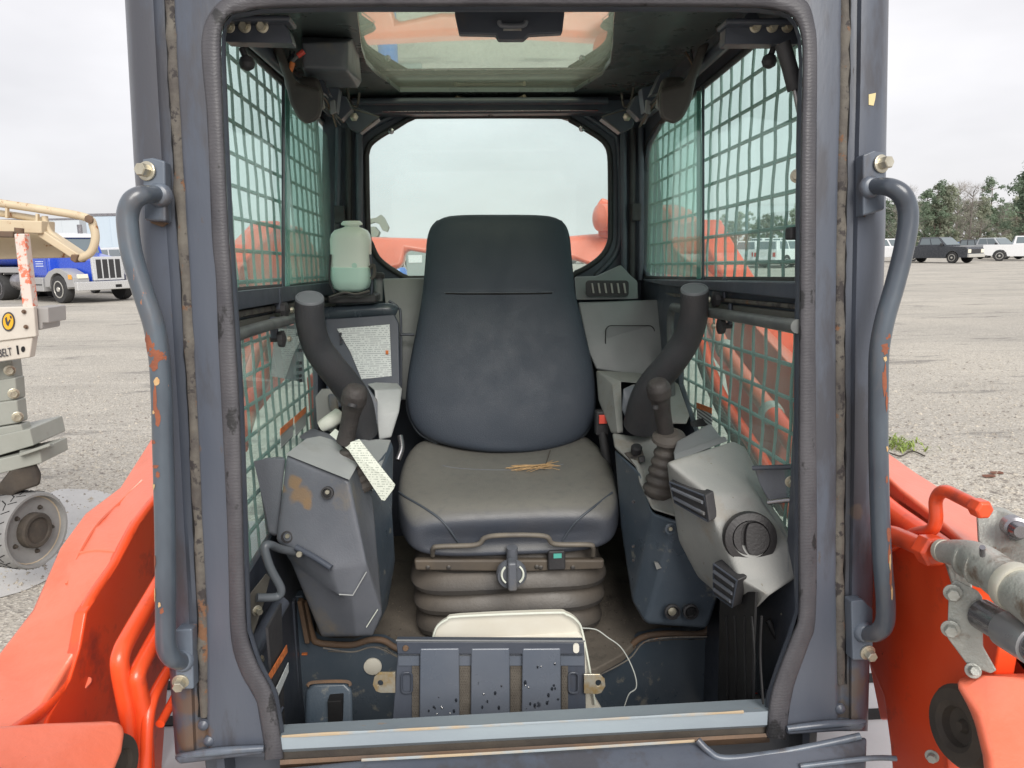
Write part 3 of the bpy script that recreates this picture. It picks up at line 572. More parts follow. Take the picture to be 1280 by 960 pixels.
# -------- blue truck tractor
BLU = paint('truck_blue', (.02, .075, .52)); FND = M('fender_silver', (.42, .42, .42), .35, metal=.3)
def truck():
    a = R(-36); ca, sa = math.cos(a), math.sin(a)
    wp = HZ(81, 379, 0); h = Vector((ca, sa, 0)); side = Vector((sa, -ca, 0))
    o = wp+h*1.15-side*1.05     # bumper centre on the ground
    root = empty('blue_truck', (o.x, o.y, 0), 'blue conventional tractor truck with chrome grille parked behind the lift', 'truck', None, a)
    W_ = False
    root.scale = (1, 1, .93)
    hood = [(-.12, .75), (-.12, 1.62), (-.35, 1.72), (-2.05, 1.88), (-2.05, .9), (-1.75, .9)]+arch(-1.15, .62, .55, 8)[1:-1][::-1][::-1]+[(-.45, .75)]
    bm = bmesh.new(); ring = lambda x, z0, z1, w_: [(x, -w_, z0), (x, -w_, z1-.12), (x, -w_+.16, z1), (x, w_-.16, z1), (x, w_, z1-.12), (x, w_, z0)]
    loft('hood', [ring(-2.05, .8, 1.90, .78), ring(-1.2, .8, 1.80, .66), ring(-.12, .8, 1.66, .52)], BLU, root, smooth=False, world=W_)
    for s in (-1, 1):
        fp = [(-.10, .62), (-.10, .98), (-.42, 1.12), (-.85, 1.27), (-1.25, 1.30), (-1.7, 1.18), (-2.02, .95), (-2.05, .62)]+arch(-1.15, .60, .52, 8)[::-1][1:-1][::-1]
        fp = [(-.10, .62), (-.10, .98), (-.42, 1.12), (-.85, 1.27), (-1.25, 1.30), (-1.7, 1.18), (-2.02, .95), (-2.05, .60), (-1.76, .60)]+[(-1.15+.6*math.cos(t), .53+.6*math.sin(t)) for t in [math.pi*(1-k/8) for k in range(9)]]+[(-.54, .6)]
        slab('fender', [(x, s*.66, z) for x, z in fp], (0, s*.54, 0), FND, root, bevel=.05, world=W_)
        box('headlight', (-.16, s*.88-.18, .92), (-.06, s*.88+.18, 1.08), LAMP, root, .02, world=W_)
        box('turn_signal', (-.40, s*1.19-.02, .90), (-.16, s*1.215+.0, 1.07), AMB, root, .01, world=W_)
        wheel_parts(root, -1.15, s*1.2, .52, .30, RIM)
        for x in (-5.6, -6.8): wheel_parts(root, x, s*1.2, .52, .55, CHROME)
        lathe('fuel_tank', (-4.4, s*.95, .78), (1, 0, 0), [(.02, 0), (.34, .01), (.36, .05), (.36, 1.15), (.34, 1.19), (.02, 1.2)], CHROME, root, 24, world=W_)
        box('step_box', (-3.15, s*.95-.25, .42), (-2.2, s*.95+.25, .95), FND, root, .03, world=W_)
        box('step_tread', (-3.1, s*1.2-.02, .66), (-2.25, s*1.2+.05, .70), CG, root, .008, world=W_)
        tube('exhaust_stack', [(-3.5, s*1.0, .9), (-3.5, s*1.0, 3.0)], .09, CHROME, root, world=W_)
        box('door', (-3.12, s*.985-.012, 1.02), (-2.2, s*.985+.012, 1.72), BLU, root, .01, world=W_)
        box('door_lettering', (-2.95, s*1.0-.004, 1.36), (-2.4, s*1.0+.004, 1.62), MATS['door_print'], root, 0, world=W_)
        box('side_window', (-3.05, s*.985-.012, 1.80), (-2.3, s*.985+.012, 2.35), GL_CAR, root, .01, world=W_)
    cab = [(-2.05, .95), (-2.05, 1.80), (-2.35, 2.45), (-3.25, 2.52), (-3.25, .95)]
    slab('cab', [(x, -.98, z) for x, z in cab], (0, 1.96, 0), BLU, root, bevel=.05, world=W_)
    slab('cab_roof', [(x, -.99, z) for x, z in [(-2.22, 2.44), (-2.3, 2.58), (-3.28, 2.66), (-3.28, 2.50)]], (0, 1.98, 0), PW, root, bevel=.04, world=W_)
    slab('windscreen', [(-2.06, -.85, 1.84), (-2.06, .85, 1.84), (-2.32, .85, 2.40), (-2.32, -.85, 2.40)], (.03, 0, .01), GL_CAR, root, bevel=0, world=W_)
    g = box('grille_surround', (-.14, -.55, .82), (-.02, .55, 1.70), M('grille_bright', (.62, .63, .64), .25, metal=.4), root, .03, world=W_)
    box('grille_mesh', (-.03, -.46, .90), (-.01, .46, 1.60), CG, g, .0, world=W_)
    for k in range(5): box('grille_bar', (-.02, -.47+k*.225, .89), (.005, -.43+k*.225, 1.61), MATS['grille_bright'], g, .004, world=W_)
    box('bumper', (-.06, -1.22, .48), (.14, 1.22, .80), M('bumper_steel', (.6, .6, .6), .25, metal=.5), root, .03, world=W_)
    box('tow_opening', (.135, .10, .55), (.145, .32, .66), HOLE, root, 0, world=W_)
    slab('frame_rail', [(x, -.45, z) for x, z in [(-.3, .6), (-.3, .8), (-9, .95), (-9, .75)]], (0, .9, 0), CG, root, bevel=.01, world=W_)
    loft('tank_body', [[(x, 1.12*math.cos(t)*s_, 1.95+.62*math.sin(t)*s_) for t in [2*math.pi*k/20 for k in range(20)]] for x, s_ in ((-3.7, .8), (-3.75, 1), (-10, 1), (-10.1, .8))], BLU, root, world=W_)
    box('tank_skirt', (-9.9, -1.14, 1.12), (-3.8, 1.14, 1.34), FND, root, .02, world=W_)
print_mat('door_print', (.02, .075, .52), (.62, .68, .85), 3, dens=.42)
truck()
make_car('parked_van', 'van', PW, 'white van nose showing right of the blue truck grille', 163, 366, -40, .9)

# -------- scissor lift on the left
LIFTB = M('lift_cream_paint', (.62, .53, .38), .5, var=(.52, .42, .28), vscale=7, bump=.2, rust=(.30, .13, .05), rscale=14, rlo=.58, rhi=.63)
LIFTW = M('lift_white_paint', (.62, .58, .52), .5, var=(.52, .48, .42), vscale=8, rust=(.35, .18, .10), rscale=18, rlo=.68, rhi=.74)
LIFTR = M('lift_post_scuffed', (.66, .58, .52), .5, var=(.62, .55, .5), rust=(.72, .20, .12), rscale=26, rlo=.52, rhi=.56)
LIFTG = M('lift_grey_arm', (.27, .28, .25), .45, var=(.32, .33, .30), vscale=6, dirt=(.16, .15, .13), dscale=6, dlo=.6, dhi=.8)
YEL = M('emblem_yellow', (.75, .42, .03), .4)
Yb = 3.75
def lift():
    b = HY(10, 700, Yb); root = empty('scissor_lift', (b.x, b.y, 0), 'old cream and grey scissor lift standing at the left edge of the lot', 'lift')
    H_ = lambda px, py, dy=0: HY(px, py, Yb+dy)
    def ext(pts):
        out = []; N = len(pts)
        for i, (x, y) in enumerate(pts):
            if x == -60:
                j = pts[i-1] if pts[i-1][0] != -60 else pts[(i+1) % N]
                y = y+(y-j[1])/(x-j[0])*(-300-x)*.8; x = -300
            out.append((x, y))
        return out
    def pl(name, pts, mat, th=.06, dy=0, bev=.006, par=None):
        pts = ext(pts); return slab(name, [H_(x, y, dy) for x, y in pts], (0, th, 0), mat, par or root, bevel=bev)
    pl('deck_panel', [(-60, 296), (46, 291), (94, 322), (-60, 326)], LIFTB, .12, .15)
    tube('guard_rail', [H_(-300, 228), H_(-70, 244), H_(0, 254), H_(60, 263), H_(108, 272), H_(117, 284), H_(119, 300), H_(113, 316), H_(99, 323)], .019, LIFTB, root, n=5)
    tube('guard_rail', [H_(-300, 244, .05), H_(-70, 260, .05), H_(10, 268, .05), H_(54, 276, .05), H_(57, 284, .05), H_(55, 292, .05)], .016, LIFTB, root, n=5)
    tube('guard_rail', [H_(56, 270, .02), H_(57, 278, .02), H_(62, 290, .02), H_(75, 302, .02), H_(99, 322, .0)], .014, LIFTB, root, n=4)
    for x_ in (6, 44): slab('rail_plate', [H_(x_, 258+x_*.2, -.01), H_(x_+3, 258.5+x_*.2, -.01), H_(x_+3, 272+x_*.1, -.01), H_(x_, 272+x_*.1, -.01)], (0, .02, 0), LIFTB, root, bevel=.002)
    tube('hinge_pin', [H_(24, 285, -.10), H_(24, 291, -.10)], .02, RUSTY, root, 10); lathe('rail_bolt', H_(112, 274, -.02), (0, -1, 0), [(.02, 0), (.02, .01), (.005, .012)], RUSTY, root, 8)
    pl('corner_plate', [(88, 318), (98, 318), (94, 329), (87, 325)], RUSTY, .1, -.03)
    pl('deck_edge', [(44, 286), (52, 287), (100, 319), (96, 327), (88, 322), (48, 296)], LIFTB, .10, -.02)
    pl('top_beam', [(-60, 272), (52, 276), (52, 292), (-60, 289)], LIFTB, .12, -.04)
    pl('cross_channel', [(-60, 288), (16, 289), (16, 297), (-60, 295)], RUSTY, .1, -.06)
    pl('support_post', [(17, 292), (30, 292), (41, 384), (28, 386)], LIFTR, .05, -.12)
    p = pl('side_plate', [(-60, 386), (42, 383), (45, 421), (-60, 436)], LIFTW, .03, -.14)
    pl('bracket_box', [(41, 384), (60, 384), (61, 404), (53, 404), (53, 412), (45, 413)], M('lift_bracket_grey', (.38, .37, .36), .4, metal=.3), .16, -.10)
    q = pl('lower_plate', [(-60, 434), (41, 421), (37, 447), (-60, 463)], LIFTW, .05, -.13)
    c = H_(10.2, 402, -.147); e = slab('emblem', [H_(10.2+8*math.cos(t), 402+12*math.sin(t), -.146) for t in [k*.2618 for k in range(24)]], (0, .004, 0), TEXTD, p, bevel=0)
    slab('emblem_disc', [H_(10.2+6.4*math.cos(t), 402+10*math.sin(t), -.149) for t in [k*.2618 for k in range(24)]], (0, .002, 0), YEL, p, bevel=0)
    for pts in ([(6, 398), (8, 396), (9.5, 403), (12, 399), (13, 400.5), (10, 408), (7.5, 405)], [(12, 394), (14.5, 396), (14, 399), (12.3, 397)]):
        slab('emblem_mark', [H_(x, y, -.151) for x, y in pts], (0, .0015, 0), TEXTD, p, bevel=0)
    for x, y in ((30, 389.5), (32.5, 408.5)): bolt(H_(x, y, -.145), (0, -1, 0), .010, p, RUSTY, 'rivet')
    slab('slot', [H_(x, y, -.135) for x, y in [(20, 432), (22, 432), (23.5, 443), (21.5, 443)]], (0, .004, 0), HOLE, q, bevel=0)
    slab('round_hole', [H_(28.5+2.4*math.cos(t), 436.5+3.6*math.sin(t), -.135) for t in [k*.524 for k in range(12)]], (0, .004, 0), HOLE, q, bevel=0)
    cu = bpy.data.curves.new('t', 'FONT'); cu.body = 'BELT'; cu.size = .075; cu.extrude = .001; to = bpy.data.objects.new('t', cu); COL.objects.link(to)
    dg = bpy.context.evaluated_depsgraph_get(); me = bpy.data.meshes.new_from_object(to.evaluated_get(dg)); bpy.data.objects.remove(to)
    A_, B_ = H_(-1.5, 446.5, -.136), H_(15, 444, -.136); ux = (B_-A_).normalized(); ln = (B_-A_).length
    wmax = max(v.co.x for v in me.vertices)
    for v in me.vertices: v.co = A_+ux*(v.co.x/wmax*ln)+Vector((0, -v.co.z, v.co.y*.72))
    link('lettering', me, TEXTD, q)
    for k, (pts, dy) in enumerate((([(-60, 463), (15, 450), (18, 474), (-60, 487)], .0), ([(-60, 486), (19, 472), (21, 500), (-60, 512)], -.03), ([(-60, 513), (21, 500), (24, 529), (-60, 545)], -.05), ([(-60, 546), (26, 530), (29, 541), (-60, 560)], -.06))):
        s_ = pl('scissor_arm', pts, LIFTG, .08, dy, .008)
        if k < 3:
            cx_, cy_ = ((12, 463), (17, 492), (22, 521))[k]; bolt(H_(cx_, cy_, dy-.005), (.5, -.85, 0), .026, s_, ZINC, 'pivot_pin')
    pl('base_frame', [(-60, 560), (37, 536), (42, 557), (-60, 592)], LIFTG, .3, -.08)
    pl('base_skirt', [(-60, 592), (50, 562), (52, 579), (-60, 612)], LIFTG, .25, -.12)
    slab('step_plate', [H_(24, 567, -.16), H_(62, 554, -.16), H_(67, 555, .02), H_(45, 553, .1), H_(25, 560, .0)], (0, 0, -.015), LIFTG, root, bevel=.003)
    relief('steering_knuckle', [(-30, 640, Yb), (-5, 610, Yb-.1), (12, 588, Yb-.12), (44, 576, Yb-.1), (52, 592, Yb-.06), (50, 606, Yb-.08), (20, 616, Yb-.12), (5, 640, Yb-.05)], [(0, 1, 6, 7), (1, 2, 6), (2, 3, 5, 6), (3, 4, 5)], MUD, root, .14, .012)
    bw = H_(47, 663, -.10)+Vector((-1.15, .1, 0))
    t2 = lathe('wheel', bw, (.955, -.29, 0), [(.13, -.17), (.182, -.17), (.192, -.155), (.192, -.012), (.184, 0), (.172, 0), (.168, -.03), (.09, -.035)], M('lift_tyre', (.19, .19, .19), .6, var=(.27, .27, .265), vscale=9), root, 40)
    lathe('hub', bw, (.955, -.29, 0), [(.088, -.04), (.088, .0), (.065, .008), (.01, .0)], MATS['mud_black'], t2, 24)
    box('axle_leg', tuple(bw+Vector((-.06, -.02, .1))), tuple(bw+Vector((.05, .12, .42))), MATS['mud_black'], root, .01)
    wc = H_(47, 663, -.10); ax = Vector((.955, -.29, 0)); r = .192
    t_ = lathe('wheel', wc, ax, [(r*.7, -.17), (r*.95, -.17), (r, -.155), (r, -.012), (r*.96, 0), (r*.90, 0), (r*.88, -.03), (r*.5, -.035)], M('lift_tyre', (.19, .19, .19), .6, var=(.27, .27, .265), vscale=9), root, 48)
    lathe('rim', wc, ax, [(r*.89, -.045), (r*.88, -.028), (r*.80, -.035), (r*.45, -.038), (r*.44, -.036)], M('lift_rim', (.45, .38, .28), .6, var=(.36, .29, .2), vscale=12), t_, 32)
    lathe('hub', wc, ax, [(r*.46, -.04), (r*.46, .0), (r*.42, .008), (r*.34, .008), (r*.33, -.002), (r*.05, -.002)], MATS['mud_black'], t_, 28)
    u = ax.cross(ZZ).normalized(); v = ax.cross(u)
    for k in range(5): a_ = k*1.2566+.4; bolt(wc+(u*math.cos(a_)+v*math.sin(a_))*r*.60-ax*.034, ax, .012, t_, MATS['mud_black'], 'wheel_nut')
    bm = bmesh.new()   # tread grooves
    for k in range(22):
        a0 = 2*math.pi*k/22
        for (t0, w0), (t1, w1) in (((0, -.0), (.10, -.05)), ((.10, -.05), (.0, -.10)), ((.0, -.10), (.10, -.15)), ((.1, -.05), (.285, -.05))):
            P = [wc+ax*w_+(u*math.cos(a0+t)+v*math.sin(a0+t))*(r*1.001) for t, w_ in ((t0, w0-.012), (t1, w1-.0))]
            A_tube(bm, P, .0028, 5)
    tag(bm_obj('tread_grooves', bm, HOLE, t_), kind='stuff')
lift()
# ================================================================== THE MACHINE
ROOT = empty('skid_steer_loader', (0, 1.8, 0), 'orange tracked skid steer loader with dark blue grey open-front cab and raised grab handles', 'skid steer loader')
def HFs(tab, off): return [HF(x, y, off) for x, y in tab]
# ---- front pillars (closed lofts through traced columns)
OL = [(0, 156), (200, 167), (500, 190), (855, 213), (954, 220)]
SML = [(0, 213), (100, 218), (260, 227), (347, 233), (427, 237), (550, 244), (650, 248), (767, 254), (896, 255), (960, 257)]
SOL = [(-60, 345), (-30, 330), (-12, 300), (-4, 283), (10, 267), (33, 255), (67, 252), (133, 258), (293, 266), (347, 270), (427, 274), (525, 279), (650, 284), (720, 286), (799, 289), (843, 302), (878, 321), (932, 330), (960, 331)]
ORR = [(0, 1111), (175, 1108), (277, 1107), (600, 1097), (832, 1087), (905, 1085), (960, 1083)]
SMR = [(0, 1056), (117, 1055), (204, 1052), (400, 1049), (550, 1050), (720, 1049), (852, 1051), (960, 1052)]
SOR = [(-60, 925), (-30, 945), (-12, 975), (-4, 998), (6, 1011), (30, 1018), (58, 1021), (130, 1021), (280, 1020), (400, 1019), (680, 1021), (776, 1019), (805, 1011), (855, 993), (884, 987), (916, 983), (960, 982)]
YSL = [-60, -30, -12, -4, 10, 33, 67, 100, 133, 200, 293, 347, 427, 480, 525, 590, 650, 720, 760, 799, 820, 843, 860, 878, 905, 932, 946]
YSR = [-60, -30, -12, -4, 6, 30, 58, 100, 130, 175, 280, 340, 400, 480, 550, 620, 680, 730, 776, 790, 805, 830, 855, 884, 900, 914]
def pillar(ys, O, SM, SO, s):
    rings = []
    for y in ys:
        o, m, e = lin(O, y), lin(SM, y), lin(SO, y)
        C_ = [(o+s*10, -.11), (o-s*0, -.075), (o, -.035), (o+s*2, -.018), (o+s*7, -.005), (o+s*15, 0), (o+(m-o)*.62, 0.0), (o+(m-o)*.72, -.008), (m-s*5, -.010), (m-s*2, -.012), (m+s*3, -.010), (m+s*5, -.001), (m+s*8, 0), (e, 0), (e+s*6, -.012), (e+s*10, -.11)]
        rings.append([HF(x, y, f) for x, f in C_])
    return rings
FRL = stain(FRAME, 'frame_paint_rusted_foot', [(HF(232, 885), .030), (HF(238, 915), .035), (HF(250, 930), .025), (HF(255, 760), .010), (HF(246, 560), .008)], (.13, .085, .06))
FRR = stain(FRAME, 'frame_paint_grimy', [(HF(1066, 860), .030), (HF(1060, 900), .030), (HF(1070, 640), .014)], (.115, .095, .08))
pl_ = loft('left_pillar' if False else 'door_pillar', pillar(YSL, OL, SML, SOL, 1), FRL, ROOT); split(pl_, 60); pl_['label'] = 'left pillar of the door frame'
pr_ = loft('door_pillar', pillar(YSR, ORR, SMR, SOR, -1), FRR, ROOT); split(pr_, 60); pr_['label'] = 'right pillar of the door frame'
# ---- weld sealant strips
def strip(tab, y0, y1, lab, par):
    pts, rr = [], []
    n_ = 44
    for k in range(n_+1):
        y = y0+(y1-y0)*k/n_; x = lin(tab, y)+random.uniform(-.5, .5)
        pts.append(HF(x, y, -.004)); rr.append(.0076+random.uniform(-.0012, .0014)+(.0015 if k % 9 == 4 else 0))
    rr[-1] = .005
    o = tube('sealant_bead', pts, rr, GUM, par, 8, n=2, flat=.7)
    for sg in (-1, 1):
        q = [HF(lin(tab, y0+(y1-y0)*k/60)+sg*(6.6+random.uniform(-.5, .7)), y0+(y1-y0)*k/60, -.006) for k in range(61)]
        tube('sealant_gap', q, [random.uniform(.0007, .0020) for _ in q], HOLE, o, 5, n=1)
strip(SML, -40, 896, '', pl_); strip(SMR, -40, 855, '', pr_)
# ---- rubber door seal (traced outer / inner stations)
SEL = [((640, -34), (640, 8)), ((420, -34), (420, 9)), ((330, -30), (330, 11)), ((300, -14), (303, 16)), ((283, -4), (290, 18)), ((267, 10), (281, 29)), ((255, 33), (277, 45)), ((252, 67), (277, 75)), ((258, 133), (279, 133)), ((260, 160), (280, 160)), ((265, 293), (286, 285)), ((270, 347), (290, 347)),
       ((273, 427), (295, 427)), ((278, 525), (300, 515)), ((284, 650), (304, 650)), ((286, 720), (306, 720)), ((289, 799), (309, 788)), ((302, 843), (322, 828)), ((321, 878), (342, 868)), ((330, 932), (352, 925)), ((331, 950), (355, 948))]
SER = [((640, -34), (640, 8)), ((860, -34), (860, 9)), ((945, -30), (945, 10)), ((975, -12), (974, 14)), ((998, -4), (986, 18)), ((1011, 6), (995, 28)), ((1018, 30), (1001, 45)), ((1021, 58), (1003, 75)), ((1021, 130), (1002, 130)), ((1020, 175), (1001, 175)), ((1020, 280), (1000, 280)), ((1019, 400), (999, 400)),
       ((1020, 550), (998, 550)), ((1021, 680), (998, 680)), ((1019, 776), (998, 765)), ((1011, 805), (989, 795)), ((993, 855), (974, 834)), ((987, 884), (963, 869)), ((983, 916), (958, 907)), ((982, 925), (957, 922))]
def seal(tab, name, lab):
    T = []
    for i in range(len(tab)-1):
        for k in range(4): T.append(cat1([a+b for a, b in tab[max(i-1, 0):i+3]], ((1 if i > 0 else 0)+k/4)/(len(tab[max(i-1, 0):i+3])-1)))
    T.append(tab[-1][0]+tab[-1][1])
    rings = []
    for ox, oy, ix, iy in T:
        m = lambda t: (ox+(ix-ox)*t, oy+(iy-oy)*t)
        rings.append([HF(*m(-.03), -.004), HF(*m(.0), .003), HF(*m(.10), .0065), HF(*m(.5), .0075), HF(*m(.86), .0065), HF(*m(.97), .002), HF(*m(1.0), -.01), HF(*m(1.0), -.05), HF(*m(.9), -.05)])
    o = loft(name, rings, SEAL, ROOT, closed=False, caps=False); o['label'] = lab; return o
# knurled seal material: small scale pattern in relief
n = SEAL.node_tree; b = n.nodes['Principled BSDF']
tcn = n.nodes.new('ShaderNodeTexCoord'); vo = n.nodes.new('ShaderNodeTexWave'); vo.wave_type = 'BANDS'; vo.bands_direction = 'Z'; vo.inputs['Scale'].default_value = 62; vo.inputs['Distortion'].default_value = 5; vo.inputs['Detail Scale'].default_value = 3
n.links.new(tcn.outputs['Object'], vo.inputs[0]); bp = n.nodes.new('ShaderNodeBump'); bp.inputs['Strength'].default_value = .22; bp.inputs['Distance'].default_value = .0008
n.links.new(vo.outputs['Fac'], bp.inputs['Height']); n.links.new(bp.outputs[0], b.inputs['Normal'])
seal(SEL, 'door_seal', 'left run of the rubber door seal'); seal(SER, 'door_seal', 'right run of the rubber door seal')
# dark inner lips behind the seal
for tab in (SEL, SER):
    rings = []
    s = 1 if tab is SEL else -1
    for (ox, oy), (ix, iy) in tab:
        dx, dy = ix-ox, iy-oy; l = math.hypot(dx, dy); dx /= l; dy /= l
        rings.append([HF(ix, iy, -.012), HF(ix+dx*5, iy+dy*5, -.018), HF(ix+dx*6, iy+dy*6, -.06), HF(ix+dx*2, iy+dy*2, -.10)])
    loft('inner_lip', rings, DARK, ROOT, closed=False, caps=False)
# header beam above the opening
hp = [HF(285, -60, -.02), HF(1000, -60, -.02), HF(990, 9, -.02), HF(290, 9, -.02)]
slab('header_beam', hp, FN*.03, DARK, ROOT, bevel=.012)
# ---- sill and what lies under it
def across(name, A, B, mat, par=ROOT, n_=10, bev=0, jit=0):
    """loft between a left section and a right section [(px,py,off)...]"""
    rings = []
    for k in range(n_+1):
        t = k/n_; rings.append([HF(a[0]+(b_[0]-a[0])*t, a[1]+(b_[1]-a[1])*t, a[2]+(b_[2]-a[2])*t) for a, b_ in zip(A, B)])
    o = loft(name, rings, mat, par); split(o, 30); return o
SILLM = M('sill_paint', (.33, .39, .42), .35, var=(.25, .29, .33), vscale=6, bump=.15, rust=(.42, .27, .16), rscale=18, rlo=.66, rhi=.72, stretch=(.5, 1, 1))
sill = across('door_sill', [(348, 906, -.05), (350, 921, 0), (350, 937, .002), (352, 948, -.03), (355, 930, -.09)], [(962, 873, -.05), (962, 889, 0), (961, 906, .002), (962, 914, -.03), (962, 896, -.09)], SILLM)
tube('rusty_highlight_line', [HF(350+k*30.6+random.uniform(-3, 3), 920.5-k*1.62, .0005) for k in range(20)], [.0016+random.random()*.0014 for _ in range(20)], M('rusty_highlight', (.46, .36, .24), .6, var=(.33, .38, .41), vscale=9, vamt=.12), sill, 6, n=2)  # rusty sill edge, its bright highlight put into the colour
across('sill_gasket', [(350, 937, -.008), (350, 952, -.006), (350, 960, -.03), (350, 940, -.05)], [(962, 906, -.008), (962, 917, -.006), (962, 925, -.03), (962, 908, -.05)], MUD)
across('gasket_retainer', [(350, 950, 0), (350, 956, .004), (350, 962, -.01)], [(962, 916.5, 0), (962, 921, .004), (962, 928, -.01)], RUSTY)
lp = relief('front_apron', [(335, 962, 1.03), (450, 951, 1.03), (640, 941, 1.03), (870, 927, 1.03), (905, 948, 1.0), (1060, 925, 1.0), (1085, 921, 1.0), (1082, 1010, .93), (640, 1030, .93), (335, 1040, .93)],
            [(0, 1, 2, 8, 9), (2, 3, 4, 8), (4, 5, 6, 7, 8)], FRAME, ROOT, .12, .006)
tube('apron_edge', [HY(452, 950, 1.025), HY(640, 940, 1.025), HY(868, 926, 1.025)], .0022, M('rusty_highlight', (0, 0, 0)), lp, 6)
tube('weld_bead', [HY(872, 925, 1.02), HY(885, 938, 1.01), HY(905, 948, 1.0), (HY(960, 943, 1.0)), HY(1020, 932, 1.0), HY(1075, 920, 1.0)], .0055, FRAMEB, lp, 8)
tube('weld_bead', [HY(1000, 958, .97), HY(1085, 948, .97), HY(1120, 948, .97)], .004, FRAMEB, lp, 8)
slab('under_sill_plate', [Vector((-.52, 1.125, .25)), Vector((.52, 1.125, .25)), Vector((.52, 1.125, .835)), Vector((-.52, 1.125, .835))], (0, .05, 0), DARK, ROOT, bevel=.004)
# pillar feet with weld beads
for nm, A, B, dots in (('pillar_foot', (219, 948), (330, 936), [(255, 905), (262, 925)]), ('pillar_foot', (1083, 905), (984, 912), [(1049, 885), (1050, 903)])):
    d = 1 if A[0] < B[0] else -1
    slab(nm, [HF(A[0]-d*3, A[1], .012), HF(B[0], B[1], .012), HF(B[0], B[1]+8, .012), HF(A[0]+d*4, A[1]+9, .012)], FN*.13, FRAME, ROOT, bevel=.006)
    tube('weld_bead', [HF(A[0]+d*2, A[1]-2, .002), HF((A[0]+B[0])/2, (A[1]+B[1])/2-3, .012), HF(B[0], B[1]-1, .010)], [.005, .0065, .005], FRAMEB, ROOT, 8, n=10)
    for x, y in dots: lathe('weld_spot', HF(x, y, -.004), -FN, [(.009, 0), (.008, .005), (.004, .008), (.001, .009)], FRAME, ROOT, 12)
slab('paint_chip', [HF(1086, 118, .0008), HF(1095, 116, .0008), HF(1094, 124, .0008), (HF(1092, 132, .0008)), HF(1086, 131, .0008)], FN*.001, M('chip_yellow', (.62, .52, .28), .7), pr_, bevel=0)

# ---- grab handles
def handle(tab, r, lab):
    t = tube('grab_handle', [HF(x, y, o) for x, y, o in tab], r, HANDLE, ROOT, 20, n=7); t['label'] = lab; return t
hl = handle([(204, 243, .012), (192, 243, .028), (178, 244, .052), (166, 251, .058), (160, 266, .058), (160, 285, .058), (165, 318, .058), (178, 362, .057), (192, 405, .056), (199, 445, .055), (202, 490, .055), (204, 560, .055), (206, 640, .055), (207, 720, .055), (207, 780, .055), (208, 808, .054), (215, 822, .046), (225, 826, .028), (234, 826, .01)],
       [.0120, .0120, .0130, .0140]+[.0142]*12+[.0138, .0125, .012], 'left grab handle with peeling rust')
hr = handle([(1084, 233, .012), (1096, 233, .028), (1112, 234, .05), (1126, 242, .058), (1134, 258, .058), (1135, 280, .058), (1129, 315, .058), (1118, 358, .057), (1106, 400, .056), (1099, 440, .055), (1098, 490, .055), (1098, 560, .055), (1100, 640, .055), (1103, 700, .055), (1107, 750, .055), (1106, 778, .053), (1097, 790, .044), (1085, 792, .026), (1076, 790, .01)],
       [.0120, .0120, .0130, .0138]+[.0138]*12+[.0135, .0125, .012], 'right grab handle with peeling rust')
RUSTP = M('rust_patch', (.30, .095, .045), .9, var=(.19, .07, .045), vscale=40, bump=.6, bscale=160)
def chip(cx, cy, w_, h_, par, off, seed):
    """thin flake of rust lying on the tube surface (tube axis roughly vertical)"""
    rnd = random.Random(seed); N = 14; out = []
    for k in range(N):
        a = 2*math.pi*k/N; q = rnd.uniform(.6, 1.15); out.append((cx+w_*q*math.cos(a), cy+h_*q*math.sin(a)))
    return out
CHIP = M('chip_cream', (.58, .47, .25), .8, var=(.45, .2, .08), vscale=60)
def wrap(par, tabx, r, offc, outl, mt=None):
    """project outline onto the front of the handle: centre line x(y), radius r"""
    bm = bmesh.new(); vs = []
    cx = sum(p[0] for p in outl)/len(outl); cy = sum(p[1] for p in outl)/len(outl)
    def P(x, y):
        c = HF(lin(tabx, y), y, offc); q = HF(x, y, offc); dx = (q-c).dot(RGT); dx = max(-r*.93, min(r*.93, dx)); h = math.sqrt(r*r-dx*dx)+.0006
        return c+RGT*dx-(FWD*math.cos(.17)+Vector((0, 0, 0)))*h
    c0 = bm.verts.new(P(cx, cy)); ring1 = [bm.verts.new(P(cx+(x-cx)*.55, cy+(y-cy)*.55)) for x, y in outl]; ring2 = [bm.verts.new(P(x, y)) for x, y in outl]; n_ = len(outl)
    for k in range(n_):
        j = (k+1) % n_; bm.faces.new((c0, ring1[k], ring1[j])); bm.faces.new((ring1[k], ring2[k], ring2[j], ring1[j]))
    bm_obj('rust_flake' if mt is None else 'paint_chip', bm, mt or RUSTP, par)
TLX = [(285, 160), (318, 165), (362, 178), (405, 192), (445, 199), (490, 202), (560, 204), (640, 206), (780, 207)]
TRX = [(280, 1135), (315, 1129), (358, 1118), (400, 1106), (440, 1099), (560, 1098), (640, 1100), (700, 1103), (750, 1107)]
for i, (x, y, w_, h_) in enumerate(((197, 436, 14, 13), (190, 424, 6, 9), (204, 446, 7, 9), (198, 458, 7, 7), (200, 500, 3, 26), (203, 520, 4, 12), (196, 552, 4, 3), (199, 582, 6, 3), (203, 592, 3, 5), (197, 700, 3, 10), (208, 760, 3, 4), (186, 346, 3, 3), (196, 366, 5, 2.5))): wrap(hl, TLX, .0142, .055, chip(x, y, w_, h_, hl, .055, i))
for i, (x, y, w_, h_) in enumerate(((1102, 409, 9, 4), (1101, 421, 9, 4.5), (1101, 436, 5, 8), (1100, 475, 3, 20), (1103, 502, 2, 12), (1106, 666, 4, 9), (1106, 690, 2.5, 12), (1108, 720, 2, 14), (1136, 373, 3, 4), (1103, 598, 2, 5), (1124, 350, 2.5, 3))): wrap(hr, TRX, .0138, .055, chip(x, y, w_, h_, hr, .055, 50+i))
